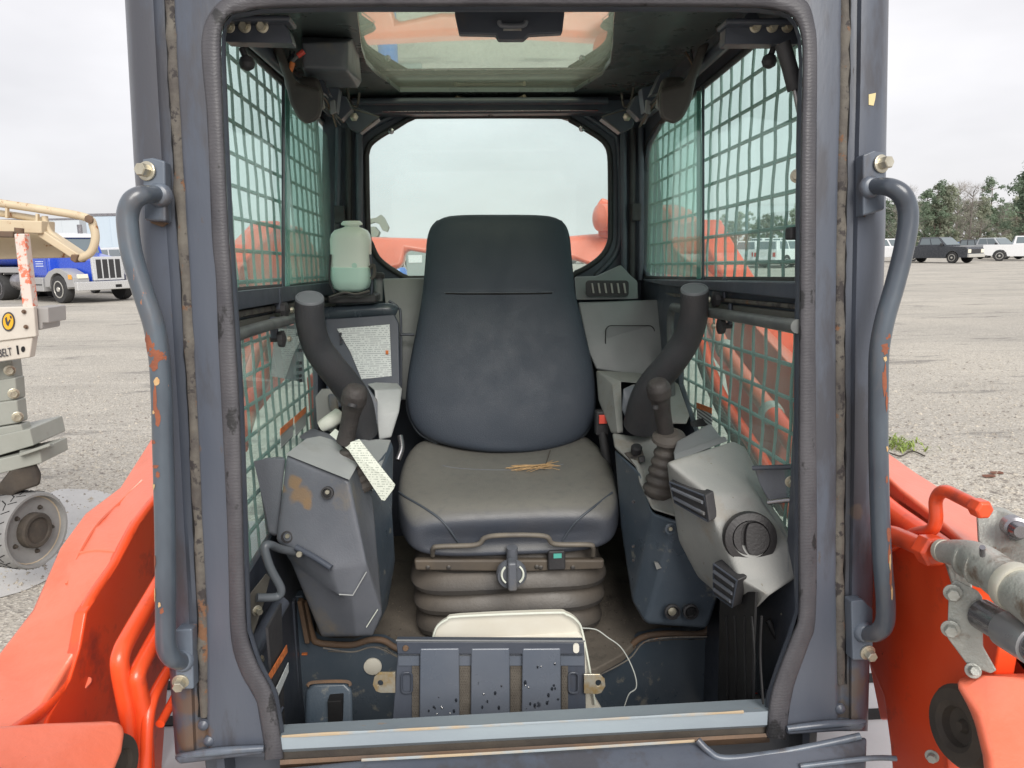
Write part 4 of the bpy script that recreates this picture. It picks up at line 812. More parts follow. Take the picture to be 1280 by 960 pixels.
for i, (x, y, w_, h_) in enumerate(((169, 307, 3, 2.5), (186, 352, 2, 2), (202, 477, 4, 5), (197, 515, 2, 3), (196, 607, 3, 5), (197, 740, 2, 10), (205, 752, 2, 4))): wrap(hl, TLX, .0144, .055, chip(x, y, w_, h_, hl, .055, 90+i), CHIP)
for i, (x, y, w_, h_) in enumerate(((1122, 285, 2.5, 6), (1131, 300, 3.5, 5.5), (1130, 318, 3, 4), (1101, 449, 3, 4), (1104, 560, 2, 4), (1107, 700, 1.5, 12), (1109, 738, 1.5, 10))): wrap(hr, TRX, .0140, .055, chip(x, y, w_, h_, hr, .055, 120+i), CHIP)
def hblock(pts, th, bpx, bdir, par_lab, tail=None, bro=.0135):
    s = slab('handle_bracket', [HF(x, y, .020) for x, y in pts], FN*.024, FRAMEB, ROOT, bevel=.003); s['label'] = par_lab
    bolt(HF(*bpx, .019), bdir, bro, s)
    return s
hblock([(178, 199), (192, 197), (206, 201), (207, 277), (180, 275)], .02, (184, 214), (-.25, -.95, .1), 'upper left handle bracket')
slab('bracket_weld', [HF(203, 202, .004), HF(209, 206, .004), (HF(209, 278, .004)), HF(203, 284, .004), HF(186, 278, .004)], FN*.012, RUSTY, ROOT, bevel=.003)
hblock([(218, 788), (240, 786), (242, 862), (219, 862)], .02, (226, 852), (.05, -1, -.1), 'lower left handle bracket', bro=.0125)
hblock([(1079, 193), (1090, 188), (1107, 191), (1106, 262), (1079, 270)], .02, (1101, 205), (.3, -.95, .1), 'upper right handle bracket')
slab('bracket_weld', [HF(1075, 196, .004), HF(1082, 194, .004), (HF(1083, 272, .004)), HF(1077, 266, .004)], FN*.012, RUSTY, ROOT, bevel=.003)
hblock([(1064, 752), (1080, 750), (1092, 762), (1092, 826), (1066, 826)], .02, (1084, 815), (.1, -1, -.1), 'lower right handle bracket', bro=.0125)
for c in ((200, 244), (1088, 234), (228, 826), (1080, 790)): lathe('weld_collar', HF(c[0], c[1], .020), -FN, [(.017, -.002), (.0165, .003), (.0135, .007), (.012, .008)], FRAMEB, ROOT, 16)

# ================================================================== CAB SHELL
XW = .47
def wall(px_out, holes, X, name, lab):
    s = 1 if X > 0 else -1
    out_ = [Vector((X, 1.165, 2.10)), Vector((X, YR_, 2.10)), Vector((X, YR_, .56)), Vector((X, 1.06, .56)), Vector((X, 1.115, 1.4))]
    o = slab(name, out_, (s*.012, 0, 0), DARK, ROOT, bevel=0, holes=[clipY([HX(x, y, X) for x, y in h], 1.175) for h in holes]); o['label'] = lab; return o
YR_ = 2.33
HUL = [(240, -5), (305, 57), (347, 97), (392, 139), (408, 158), (416, 182), (418, 210), (418, 342), (414, 352), (292, 364), (240, 369)]
HLL = [(240, 446), (295, 425), (372, 402), (396, 396), (398, 545), (345, 662), (306, 726), (240, 840)]
HUR = [(1050, -38), (940, 57), (897, 93), (826, 153), (810, 180), (803, 215), (803, 330), (808, 344), (820, 348), (996, 351), (1050, 352)]
HLR = [(1060, 424), (996, 412), (885, 396), (850, 391), (849, 480), (870, 545), (930, 640), (998, 722), (1060, 780)]
wl = wall([(200, -60), (300, 0), (424, 120), (424, 500), (380, 760), (330, 960), (200, 1100)], [HUL, HLL], -XW, 'side_wall', 'left side wall of the cab')
wr = wall([(1100, -80), (960, 10), (798, 125), (798, 500), (830, 700), (900, 850), (1100, 1050)], [HUR, HLR], XW, 'side_wall', 'right side wall of the cab')
for X, up, lo, s, wpar in ((-XW, HUL, HLL, -1, wl), (XW, HUR, HLR, 1, wr)):
    g = slab('side_window', clipY([HX(x, y, X+s*.007) for x, y in up], 1.175), (s*.004, 0, 0), GL_SIDE, ROOT, bevel=0); g['label'] = ('left' if s < 0 else 'right')+' upper side window'
    g2 = slab('lower_side_window', clipY([HX(x, y, X+s*.007) for x, y in lo], 1.175), (s*.004, 0, 0), GL_SIDE, ROOT, bevel=0)
    tube('window_seal', [p for p in clipY([HX(x, y, X+s*.004) for x, y in up], 1.18)]+[clipY([HX(x, y, X+s*.004) for x, y in up], 1.18)[0]], .0065, BLACK, g, 8, n=3)
# second (sliding) pane and divider channel
def vbar(name, px, y0, y1, X, w_, mat, par=ROOT, th=.012):
    a = HX(px-w_/2, y0, X); b_ = HX(px+w_/2, y0, X); c = HX(px+w_/2, y1, X); d = HX(px-w_/2, y1, X)
    return slab(name, [a, b_, c, d], (th if X > 0 else -th, 0, 0), mat, par, bevel=.002)
GRN = M('glass_edge_green', (.12, .34, .30), .2)
vbar('sliding_window_channel', 355, 104, 359, -XW+.004, 3.2, DARK, th=.003); vbar('glass_edge', 360, 110, 358, -XW+.005, 5, GRN, th=.002)
vbar('glass_edge', 873, 114, 349, XW-.006, 5, GRN, th=.002); vbar('sliding_window_channel', 878, 108, 350, XW-.004, 2.6, DARK, th=.003)
slab('sliding_pane', [HX(x, y, -XW+.006) for x, y in ((358, 112), (412, 172), (414, 350), (360, 356))], (-.003, 0, 0), GL_SIDE, ROOT, bevel=0)
slab('sliding_pane', [HX(x, y, XW-.008) for x, y in ((876, 112), (826, 158), (812, 190), (808, 340), (876, 347))], (.003, 0, 0), GL_SIDE, ROOT, bevel=0)
# rails, tubes and latches under the windows
def sidebar(name, pts, X, mat, th, par=ROOT, bev=.003):
    return slab(name, clipY([HX(x, y, X) for x, y in pts], 1.14), (th if X > 0 else -th, 0, 0), mat, par, bevel=bev)
sidebar('window_rail', [(284, 366), (292, 365), (418, 353), (420, 366), (292, 388), (284, 390)], -XW+.022, DARK, .022)
sidebar('lower_rail', [(284, 392), (292, 390), (420, 369), (420, 374), (292, 399), (284, 401)], -XW+.014, GUM, .014)
sidebar('lower_rail', [(284, 404), (292, 402), (420, 376), (420, 386), (292, 413), (284, 416)], -XW+.008, M('dusty_rail', (.10, .10, .09), .7, var=(.15, .14, .12), vscale=12), .008)
tube('top_tube', [HX(286, 422, -XW+.03), HX(330, 408, -XW+.03), HX(400, 390, -XW+.03)], .011, M('worn_tube', (.16, .17, .16), .5, var=(.08, .085, .09), vscale=20), ROOT)
sidebar('window_rail', [(802, 349), (1000, 352), (1008, 372), (990, 374), (830, 357), (806, 352)], XW-.022, DARK, .022)
sidebar('lower_rail', [(830, 366), (1004, 381), (1004, 388), (840, 371)], XW-.014, GUM, .014)
sidebar('lower_rail', [(862, 375), (1004, 391), (1004, 401), (880, 385)], XW-.008, MATS['dusty_rail'], .008)
tube('top_tube', [HX(842, 384, XW-.03), HX(890, 391, XW-.03), HX(997, 408, XW-.03)], .011, MATS['worn_tube'], ROOT)
tube('corner_tube', [HX(842, 383, XW-.03), HX(838, 395, XW-.03), HX(838, 430, XW-.03), HX(840, 500, XW-.03)], .009, MATS['worn_tube'], ROOT)
def latch(px, py, X, lab=None):
    s = 1 if X < 0 else -1
    c = HX(px, py, X); o = lathe('latch_knob', c-Vector((s*.004, 0, 0)), (s, 0, 0), [(.006, 0), (.006, .014), (.016, .016), (.017, .026), (.006, .03)], BLACK, ROOT, 10)
    box('latch_strap', (c.x-.004, c.y-.006, c.z), (c.x+.012 if s > 0 else c.x+.004, c.y+.006, c.z+.045), DARK, o)
    lathe('latch_screw', c+Vector((s*.03, 0, .0)), (s, 0, 0), [(.006, 0), (.006, .005), (.003, .007)], ZINC, o, 8)
latch(345, 388, -XW+.012); latch(341, 424, -XW+.012); latch(905, 374, XW-.012); latch(912, 407, XW-.012)
box('window_pull', tuple(HX(990, 300, XW-.02)-Vector((.012, .02, .0))), tuple(HX(990, 284, XW-.02)+Vector((.004, .0, 0))), BLACK, ROOT)
# ---- guards outside the windows: every wire a piece of its own
MD = ray(590, 334).normalized()
def guard(X, s, Yc, lab):
    g = None; n0 = HX(590+s*150, 300, X)
    base = Vector((X, 1.6, 0)); slope = MD.z/MD.y
    fr = tube('window_guard', [(X, 1.21, .74), (X, 1.21, 2.05), (X, 1.5, 2.08), (X, 2.28, 2.09), (X, 2.28, .95), (X, 1.8, .78), (X, 1.21, .74)], .007, GUARD, ROOT, 8, straight=True); fr['label'] = lab
    zz = HX(352, 97, X).z-slope*HX(352, 97, X).y if s < 0 else HX(878, 137, X).z-slope*HX(878, 137, X).y
    mes = None
    for k in range(-3, 20):
        z = zz-k*.059
        if z+slope*1.6 > 2.05 or z+slope*1.6 < .72: continue
        tube('guard_wire', [(X, 1.21, z+slope*1.21), (X, 2.28, z+slope*2.28)], .0041, GUARD, fr, 6, straight=True)
    for k in range(18):
        Y = 1.23+k*.0605
        pts = []; z = .74
        while z < 2.08: pts.append((X-s*.003, Y+.0035*math.sin(z*2*math.pi/.125+k), z)); z += .031
        tube('guard_wire', pts, .0030, GUARD, fr, 5, straight=True)
guard(-.492, -1, 0, 'left window guard of crimped wire'); guard(.492, 1, 0, 'right window guard of crimped wire')

# ---- rear wall with window
YR = 2.30
HR = [(458, 194), (462, 181), (475, 170), (494, 159), (515, 147), (540, 145), (697, 145), (713, 150), (735, 163), (753, 175), (761, 188), (763, 215), (763, 285), (762, 302), (754, 318), (739, 331), (720, 341), (700, 345), (530, 348), (508, 347), (495, 340), (484, 333), (472, 322), (464, 305), (460, 288)]
slab('rear_wall', [HY(x, y, YR) for x, y in ((405, 100), (820, 100), (830, 330), (850, 780), (380, 780), (400, 330))], (0, .03, 0), DARK, ROOT, bevel=0, holes=[[HY(x, y, YR) for x, y in HR]])
rg = slab('rear_window', [HY(x, y, YR+.012) for x, y in HR], (0, .004, 0), GL_REAR, ROOT, bevel=0)
tube('rear_window_seal', [HY(x, y, YR-.003) for x, y in HR+[HR[0]]], .0085, BLACK, rg, 8, n=3)
big = [(447, 190), (452, 168), (480, 150), (510, 138), (540, 136), (700, 136), (722, 139), (762, 165), (773, 185), (775, 290), (768, 320), (745, 345)]
tube('rear_frame_rib', [HY(x, y, YR-.004) for x, y in [(447, 330)]+big], .009, DARK, ROOT, 8, n=3)
for x0, x1 in ((424, 420), (436, 434), (449, 447)): tube('corner_rib', [HY(x0, 160, YR-.03), HY(x1+2, 290, YR-.03), HY(x1+2, 350, YR-.03)], .010, DARK if x0 != 436 else BLACK, ROOT, 10)
for x0, x1 in ((779, 780), (791, 790), (801, 801)): tube('corner_rib', [HY(x0, 160, YR-.03), HY(x1, 290, YR-.03), HY(x1, 350, YR-.03)], .010, DARK if x0 != 791 else BLACK, ROOT, 10)
for (x, y) in ((424, 265), (796, 262)): box('latch_block', tuple(HY(x-6, y+14, YR-.06)), tuple(HY(x+6, y-8, YR-.06)+Vector((0, .02, 0))), BLACK, ROOT, .003)
for (x, y) in ((489, 164), (727, 161)): lathe('glass_clip', HY(x, y, YR-.006), (0, -1, 0), [(.009, 0), (.009, .006), (.003, .008)], CHROME, ROOT, 10)
tube('hook', [HY(610, 140, YR-.03), HY(612, 146, YR-.03), HY(616, 145, YR-.03)], .002, BLACK, ROOT, 6)
# roof
ZR = 2.085
RH = [(441, -30), (448, 30), (452, 62), (458, 80), (470, 93), (486, 104), (500, 115), (718, 115), (735, 105), (752, 95), (763, 78), (766, 55), (767, 30), (772, -30)]
rc = [Vector((-XW-.03, 1.13, ZR)), Vector((XW+.03, 1.13, ZR)), Vector((XW+.03, YR+.03, ZR)), Vector((-XW-.03, YR+.03, ZR))]
slab('roof_panel', rc, (0, 0, .03), ROOF, ROOT, bevel=0, holes=[[HZ(x, y, ZR) for x, y in RH]])
slab('roof_window', [HZ(x, y, ZR+.006) for x, y in RH], (0, 0, .006), GL_ROOF, ROOT, bevel=0)
tube('roof_rib', [HY(440, 127, 2.22), HY(760, 126, 2.22)], .010, DARK, ROOT, 8)
slab('roof_cross_member', [HY(x, y, 2.24) for x, y in ((410, 126), (800, 124), (805, 141), (405, 143))], (0, .05, 0), DARK, ROOT, bevel=.004)
tube('trim_edge', [HY(478, 139.5, 2.235), HY(748, 138, 2.235)], .0016, CHROME, ROOT, 6)
gh = tube('roof_grip', [HZ(570, 122, ZR-.012), HZ(585, 124, ZR-.014), HZ(640, 124, ZR-.014), HZ(656, 121, ZR-.012)], [.007, .0045, .0045, .007], M('tan_grip', (.20, .16, .12), .5), ROOT, 10)
box('roof_label', tuple(HZ(708, 125, ZR-.003)), tuple(HZ(744, 121, ZR)), M('amber_label', (.30, .17, .05), .5), ROOT, 0)
YL = 1.30
lt = slab('roof_latch', [HY(x, y, YL) for x, y in ((568, 14), (706, 14), (703, 41), (662, 43), (655, 49), (623, 49), (620, 43), (574, 42))], (0, .02, 0), DARK, ROOT, bevel=.003)
tube('latch_bar', [HY(624, 26, YL-.01), HY(628, 32, YL-.01), HY(653, 32, YL-.01), HY(658, 26, YL-.01)], .004, PLASTD, lt, 8)
slab('latch_plate', [HY(x, y, YL-.004) for x, y in ((630, 33), (651, 33), (652, 38), (629, 38))], (0, .003, 0), PLASTL, lt, bevel=0)
# door hinge plates above, with three bolts each
YH = 1.24
for pts, bx, lab in (([(279, 22), (352, 24), (362, 40), (366, 54), (280, 52)], (286, 306, 328), 'left header hinge plate'), ([(908, 26), (925, 24), (998, 26), (999, 55), (906, 55)], (944, 965, 984), 'right header hinge plate')):
    s = slab('hinge_plate', [HY(x, y, YH) for x, y in pts], (0, .03, 0), DARK, ROOT, bevel=.003); s['label'] = lab
    slab('hinge_lip', [HY(pts[0][0], pts[0][1]-4, YH-.02), HY(pts[2][0], pts[0][1]-4, YH-.02), HY(pts[2][0], pts[0][1]+4, YH-.02), HY(pts[0][0], pts[0][1]+4, YH-.02)], (0, .05, 0), DARK, s, bevel=.004)
    for x in bx: bolt(HY(x, 33, YH-.002), (0, -1, -.15), .0095, s)
for x, y, x2, y2 in ((302, 60, 308, 75), (968, 57, 962, 73)):
    t = tube('door_stop', [HY(x, y, YH+.02), HY(x2, y2, YH+.02)], .005, BLACK, ROOT, 8)
    lathe('stop_ball', HY(x2, y2-6, YH+.02), (0, 0, -1), [(.003, 0), (.010, .004), (.0125, .012), (.010, .019), (.003, .023)], BLACK, t, 14)
st = tube('gas_strut', [HY(978, 54, 1.20), HY(987, 84, 1.20), HY(994, 112, 1.20)], .0118, BLACK, ROOT, 14, straight=True)
tube('strut_rod', [HY(993, 108, 1.20), HY(1004, 165, 1.20)], .0045, CHROME, st, 10, straight=True)
bolt(HY(997, 220, 1.17), (-.6, -1, 0), .011, ROOT)
# speaker box hanging under the roof, brackets, flaps and wires
relief('roof_speaker', [(376, 46, 1.62), (440, 48, 1.66), (435, 52, 1.6), (377, 54, 1.58), (434, 88, 1.60), (378, 86, 1.58), (452, 102, 1.78), (447, 110, 1.80), (388, 110, 1.80), (448, 60, 1.82)],
       [(0, 1, 2, 3), (3, 2, 4, 5), (5, 4, 7, 8), (4, 2, 1, 9, 6), (4, 6, 7)], PLASTD, ROOT, .10, .006, soft=5)
def poly(name, pts, Y, th, mat, par=ROOT, bev=.002): return slab(name, [HY(x, y, Y) for x, y in pts], (0, th, 0), mat, par, bevel=bev)
for mir, cx in ((1, 0), (-1, 1226)):
    Q = lambda pts: [((cx+mir*x) if mir < 0 else x, y) for x, y in pts]
    # the upper rail that follows the slanted window top
    tube('slanted_rail', [HX(*Q([(286, 24)])[0], -mir*(XW-.03)), HX(*Q([(352, 84)])[0], -mir*(XW-.03)), HX(*Q([(414, 140)])[0], -mir*(XW-.03))], .013, DARK, ROOT, 10)
    relief('rubber_flap', [(x, y, 1.55+.0*k) for k, (x, y) in enumerate(Q([(338, 52), (352, 56), (362, 84), (372, 104), (402, 112), (402, 140), (398, 150), (384, 156), (372, 148), (362, 128), (356, 100), (346, 72)]))], [tuple(range(12))], M('flap_rubber', (.045, .040, .038), .5, var=(.085, .075, .068), vscale=14), ROOT, .05, .010)
    relief('rubber_flap', [(x, y, 1.62) for x, y in Q([(368, 96), (398, 96), (406, 122), (400, 150), (386, 152), (376, 130)])], [tuple(range(6))], MATS['flap_rubber'], ROOT, .06, .012)
    for pts, Y in (([(400, 104), (424, 110), (420, 140), (406, 136)], 1.8), ([(410, 116), (432, 120), (440, 136), (426, 150), (414, 142)], 1.9), ([(424, 128), (446, 134), (470, 144), (474, 148), (450, 166), (436, 160)], 2.0), ([(385, 84), (400, 92), (412, 118), (400, 116)], 1.7)):
        poly('roof_bracket', Q(pts), Y, .04, DARK)
    tube('bracket_edge', [HY(*Q([(434, 110)])[0], 1.95), HY(*Q([(438, 128)])[0], 1.95), HY(*Q([(446, 133)])[0], 1.95), HY(*Q([(449, 116)])[0], 1.95)], .003, GUM, ROOT, 6)
    tube('bracket_edge', [HY(*Q([(440, 136)])[0], 1.98), HY(*Q([(474, 146)])[0], 1.98), HY(*Q([(452, 164)])[0], 1.98)], .002, GUM, ROOT, 6, straight=True)
    for (x, y), r_ in (((411, 118), .009), ((443, 146), .010)): lathe('bracket_bolt', HY(*Q([(x, y)])[0], 1.88 if x < 430 else 1.96), (0, -1, -.3), [(r_, 0), (r_, .01), (.003, .013)], ZINC, ROOT, 6)
    for k in range(5):
        j = lambda a: a+random.uniform(-5, 5)
        tube('wire', [HY(*Q([(j(366), j(66))])[0], 1.62), HY(*Q([(j(358), j(92))])[0], 1.58), HY(*Q([(j(376), j(118))])[0], 1.6), HY(*Q([(j(402), j(122))])[0], 1.7), HY(*Q([(j(424), j(154))])[0], 1.9)], .0022, (BLACK, DARK, GUM, BLACK, RUSTY)[k], ROOT, 6)
    poly('connector', Q([(398, 122), (403, 120), (406, 134), (402, 137)]), 1.66, .01, PLASTL); poly('connector', Q([(412, 126), (418, 124), (419, 140), (413, 143)]), 1.75, .012, PLASTM)
tube('wire_loop', [HY(374, 68, 1.58), HY(362, 82, 1.56), HY(358, 104, 1.56), HY(368, 120, 1.56), HY(384, 116, 1.6), HY(392, 122, 1.62)], .0035, PLASTM, ROOT, 8)
tube('wire_tape', [HY(366, 78, 1.56), HY(362, 90, 1.56)], .0055, ORST, ROOT, 8); tube('wire_tape', [HY(380, 64, 1.575), HY(372, 70, 1.575)], .0055, RED, ROOT, 8)
# ================================================================== CAB INTERIOR
# ---- floor, platform front and footwell
FZ = .738
def pz(px, py, z=FZ): return HZ(px, py, z)
slab('seat_platform', [pz(395, 803), pz(440, 805), pz(462, 799), pz(480, 801), pz(500, 812), pz(640, 836), pz(745, 836), pz(778, 818), pz(800, 797), pz(830, 792), pz(884, 790), Vector((XW, 1.75, FZ)), Vector((XW, YR, FZ)), Vector((-XW, YR, FZ)), Vector((-XW, 1.75, FZ))], (0, 0, -.02), FLOORM, ROOT, bevel=.004)
edge = [(356, 752), (384, 752), (396, 796), (410, 803), (440, 805), (462, 799), (480, 801), (500, 812)]
YP = 1.585
EL = [(380, 752), (391, 796), (398, 803), (410, 805), (440, 806), (462, 800), (480, 801), (500, 812), (560, 832), (640, 838), (745, 836), (778, 818), (800, 798), (830, 792), (880, 791), (886, 772), (892, 735)]
slab('platform_front', [HY(x, y, YP) for x, y in EL+[(905, 735), (905, 990), (355, 990), (350, 745), (378, 745)]], (0, .03, 0), BLUEB, ROOT, bevel=.003)
for q in (EL[:9], EL[9:]): tube('platform_edge', [HY(x, y, YP-.004) for x, y in q], .0075, RUSTY, ROOT, 8)
tube('panel_edge', [HY(x, y+9, YP-.002) for x, y in EL[3:9]], .0014, GUM, ROOT, 6); tube('panel_edge', [HY(x, y+8, YP-.002) for x, y in EL[10:15]], .0014, GUM, ROOT, 6)
slab('footwell_floor', [Vector((-.46, 1.12, .56)), Vector((.46, 1.12, .56)), Vector((.46, 1.5, .56)), Vector((-.46, 1.5, .56))], (0, 0, -.02), FLOORM, ROOT, bevel=0)
tube('panel_edge', [HY(404, 810, 1.43), HY(440, 815, 1.43), HY(468, 809, 1.43), HY(498, 822, 1.42)], .0016, GUM, ROOT, 6); tube('panel_edge', [HY(745, 846, 1.40), HY(786, 824, 1.42), HY(812, 800, 1.43), HY(884, 796, 1.43)], .0016, GUM, ROOT, 6)
for a_, b_, c_ in (((352, 752), (357, 905), 2.5), ((374, 752), (384, 805), 3), ((364, 752), (372, 905), 4)):
    slab('footwell_trim', [HY(a_[0]-c_, a_[1], 1.55), HY(a_[0]+c_, a_[1], 1.55), HY(b_[0]+c_, b_[1], 1.55), HY(b_[0]-c_, b_[1], 1.55)], (0, .02, 0), RUSTY if c_ < 4 else DARK, ROOT, bevel=.002)
slab('footwell_trim', [HY(896, 735, 1.55), HY(905, 735, 1.55), HY(903, 890, 1.55), HY(895, 890, 1.55)], (0, .02, 0), RUSTY, ROOT, bevel=.002)
pb = relief('footwell_box', [(382, 862, 1.36), (392, 852, 1.37), (432, 851, 1.37), (441, 862, 1.36), (442, 925, 1.33), (380, 925, 1.33)], [(0, 1, 2, 3, 4, 5)], BLUEB, ROOT, .08, .010)
slab('box_slot', [HY(x, y, 1.335) for x, y in ((409, 877), (427, 876), (428, 903), (410, 904))], (0, .03, 0), HOLE, pb, bevel=.002)
tube('box_top_wear', [HY(384, 858, 1.355), HY(392, 853, 1.362), HY(432, 852, 1.362), HY(438, 857, 1.36)], .0035, RUSTY, pb, 6)
lathe('round_sticker', HY(466, 833, 1.58), (0, -1, 0), [(.0205, -.002), (.0205, .002), (.019, .003)], WHITE, ROOT, 28)
slab('orange_mark', [HY(x, y, 1.58) for x, y in ((377, 817), (384, 816.5), (384, 819), (377, 819))], (0, .004, 0), ORST, ROOT, bevel=0)
# left and right footwell side walls, warning label, right drain wire
SX = -.40
slab('footwell_side', clipY([HX(x, y, SX) for x, y in ((306, 850), (318, 815), (352, 754), (356, 905), (330, 1000), (290, 1000))], 1.13), (-.004, 0, 0), BLACK, ROOT, bevel=0)
for y0 in (0, 1):
    pass
slab('warning_band', [HX(x, y, SX+.003) for x, y in ((333, 847), (358, 806), (359, 815), (334, 856))], (.001, 0, 0), ORST, ROOT, bevel=0)
slab('warning_text', [HX(x, y, SX+.003) for x, y in ((341, 868), (360, 828), (360, 840), (343, 880))], (.001, 0, 0), PRINT, ROOT, bevel=0)
slab('footwell_side', clipY([HX(x, y, -SX) for x, y in ((1000, 740), (900, 740), (897, 880), (930, 980), (1010, 980))], 1.13), (.004, 0, 0), M('footwell_black', (.011, .011, .012), .55, bump=.5, bscale=40), ROOT, bevel=0)
for k, x in enumerate((908, 918, 931, 940, 952)): tube('side_rib', [HX(x, 770, -SX-.001), HX(x+random.uniform(-2, 4), 820, -SX-.001), HX(x+2, 880, -SX-.001)], .0022, MATS['footwell_black'], ROOT, 6)
tube('red_wire', [HY(903, 867, 1.30), HY(930, 868, 1.28), HY(951, 866, 1.26)], .0014, RED, ROOT, 6)
relief('lower_channel', [(1000, 775, 1.22), (975, 800, 1.25), (960, 860, 1.25), (930, 880, 1.27), (960, 880, 1.22), (1000, 830, 1.2)], [(0, 1, 2, 3, 4, 5)], PLASTM, ROOT, .03, .004)
relief('lower_channel', [(310, 745, 1.24), (333, 716, 1.30), (338, 722, 1.31), (330, 752, 1.28), (316, 796, 1.25), (309, 794, 1.23)], [(0, 1, 2, 3, 4, 5)], M('dusty_channel', (.16, .15, .125), .7, var=(.10, .09, .08), vscale=14), ROOT, .012, .003)
tube('lower_tube', [HY(312, 822, 1.22), HY(330, 790, 1.27), HY(352, 752, 1.33)], .016, DARK, ROOT, 12)
bolt(HY(321, 763, 1.22), (.7, -.7, 0), .009, ROOT); bolt(HY(326, 823, 1.24), (.6, -.7, 0), .006, ROOT)
t = tube('bent_handle', [HY(368, 690, 1.34), HY(350, 686, 1.30), HY(337, 681, 1.26), (HY(331, 686, 1.25)), HY(338, 710, 1.25), HY(351, 735, 1.26), HY(348, 745, 1.26), HY(335, 747, 1.25), HY(321, 747, 1.24)], .0075, M('handle_dark', (.10, .115, .13), .35, var=(.14, .15, .165), vscale=10), ROOT, 12)
bolt(HY(981, 765, 1.19), (-.5, -.8, 0), .0085, ROOT); bolt(HY(992, 772, 1.17), (-.6, -.7, 0), .009, ROOT)
tube('lower_hose', [HY(960, 775, 1.22), HY(975, 800, 1.2), HY(998, 800, 1.16)], .006, BLACK, ROOT)

# crumbs of dried mud and grit lying on the platform and the seat base
bm = bmesh.new()
for k in range(420):
    px, py = (random.uniform(470, 520), random.uniform(700, 805)) if k % 3 == 0 else ((random.uniform(755, 800), random.uniform(690, 810)) if k % 3 == 1 else (random.uniform(480, 790), random.uniform(785, 812)))
    c = HZ(px, py, FZ+.001); q = random.uniform(.0008, .0032)
    v_ = [bm.verts.new(c+Vector((q*math.cos(a)*random.uniform(.6, 1.2), q*math.sin(a)*random.uniform(.6, 1.2), 0))) for a in (0, 1.3, 2.6, 3.9, 5.1)]; tpv = bm.verts.new(c+Vector((0, 0, q*.8)))
    for i in range(5): bm.faces.new((v_[i], v_[(i+1) % 5], tpv))
tag(bm_obj('mud_crumbs', bm, M('dry_mud', (.17, .14, .11), .9, var=(.07, .06, .05), vscale=60, vamt=.2), ROOT), kind='stuff')
# ---- operator seat (cushion is the body; back, bellows, lever ... are pieces of it)
def ringXZ(cx, Y, w_, zt, zb, bol, dip=.012, n_=40):
    pts = []
    for k in range(n_):
        a = 2*math.pi*k/n_; c, s = math.cos(a), math.sin(a); x = w_*math.copysign(abs(c)**.55, c); u = abs(x/w_)
        if s >= 0: z = (zt+zb)/2+(zt-zb)/2*abs(s)**.45; z += bol*(u**2.2)*abs(s)**.5
        else: z = (zt+zb)/2-(zt-zb)/2*abs(s)**.6
        pts.append(Vector((cx+x, Y, z)))
    return pts
cxs = HY(635, 600, 1.75).x
CR = []
for Y, w_, zt, zb, bo in ((1.600, .175, 1.005, .985, .0), (1.588, .20, 1.035, .972, .0), (1.590, .222, 1.052, .962, .0), (1.602, .236, 1.068, .958, .001), (1.625, .248, 1.080, .958, .004), (1.67, .262, 1.088, .965, .012), (1.73, .272, 1.091, .972, .024), (1.82, .277, 1.094, .98, .042), (1.91, .272, 1.098, .985, .062), (1.98, .255, 1.102, .99, .078), (2.03, .225, 1.098, 1.0, .070), (2.055, .18, 1.07, 1.01, .04)):
    CR.append(ringXZ(cxs+(1.75-Y)*.0, Y, w_, zt, zb, bo))
seat = loft('operator_seat', CR, SEATC, ROOT, sub=1); seat['label'] = 'dusty black vinyl operator seat cushion'
bpy.context.view_layer.update()
for q in (((499, 615), (508, 622), (530, 635), (549, 648), (562, 662), (573, 678)), ((772, 608), (765, 616), (742, 634), (722, 650), (711, 663), (703, 676))):
    ontube('piping', seat, q, .0028, PIPE, seat, .0008)
# backrest: rings up a plane that leans back
BP = Vector((0, 1.98, 1.12)); BL = R(13); BN = Vector((0, math.cos(BL), -math.sin(BL)))
def HB(px, py, off=0): return hit(px, py, BP-BN*off, BN)
rows = [(566, 612, 660, .035), (562, 580, 692, .050), (554, 545, 716, .060), (543, 524, 733, .066), (525, 512, 742, .070), (505, 507, 745, .070), (480, 508.5, 743.5, .068), (455, 512, 740, .064), (425, 518, 733, .060), (400, 523, 727, .056), (382, 526, 722, .053), (372, 527, 720, .050), (366, 528, 719, .047), (360, 528.5, 718, .050), (345, 530, 717, .052), (320, 532, 714.5, .052), (300, 533.5, 713, .050), (285, 538, 709, .046), (276, 546, 702, .038), (271, 558, 690, .024), (269.5, 575, 672, .010)]
BR_ = []
for y, x0, x1, d_ in rows:
    a = HB(x0, y); b_ = HB(x1, y); c = (a+b_)/2; hw = (b_-a)/2; ring = []
    for k in range(36):
        t = 2*math.pi*k/36; cc, ss = math.cos(t), math.sin(t)
        fx = math.copysign(abs(cc)**.62, cc); fy = math.copysign(abs(ss)**.7, ss)
        side = abs(fx)
        dd = d_*fy if ss > 0 else .05*fy*min(1, d_/.04)
        if ss > 0 and 380 < y < 560: dd += .010*side**3 - .012*(1-side)          # side bolsters, hollow middle
        ring.append(c+hw*fx-BN*dd)
    BR_.append(ring)
bk = loft('backrest', BR_, SEATB, seat, sub=1)
bpy.context.view_layer.update()
ontube('seam_groove', bk, [(557, 367), (580, 367.5), (610, 367.6), (640, 367.4), (670, 367), (690, 366.5)], .0022, HOLE, seat, .0)
ontube('seam_groove', bk, [(555, 366), (600, 366), (640, 366), (692, 365)], .0007, PLASTD, seat, .001)
for sgn, side in ((0, 1), (1, 2)):
    pts = [HB((x0+1.5 if sgn == 0 else x1-1.5), y, .012) for y, x0, x1, d_ in rows[2:-2]]
    tube('backrest_piping', pts, .0032, PIPE, seat, 8, n=3)
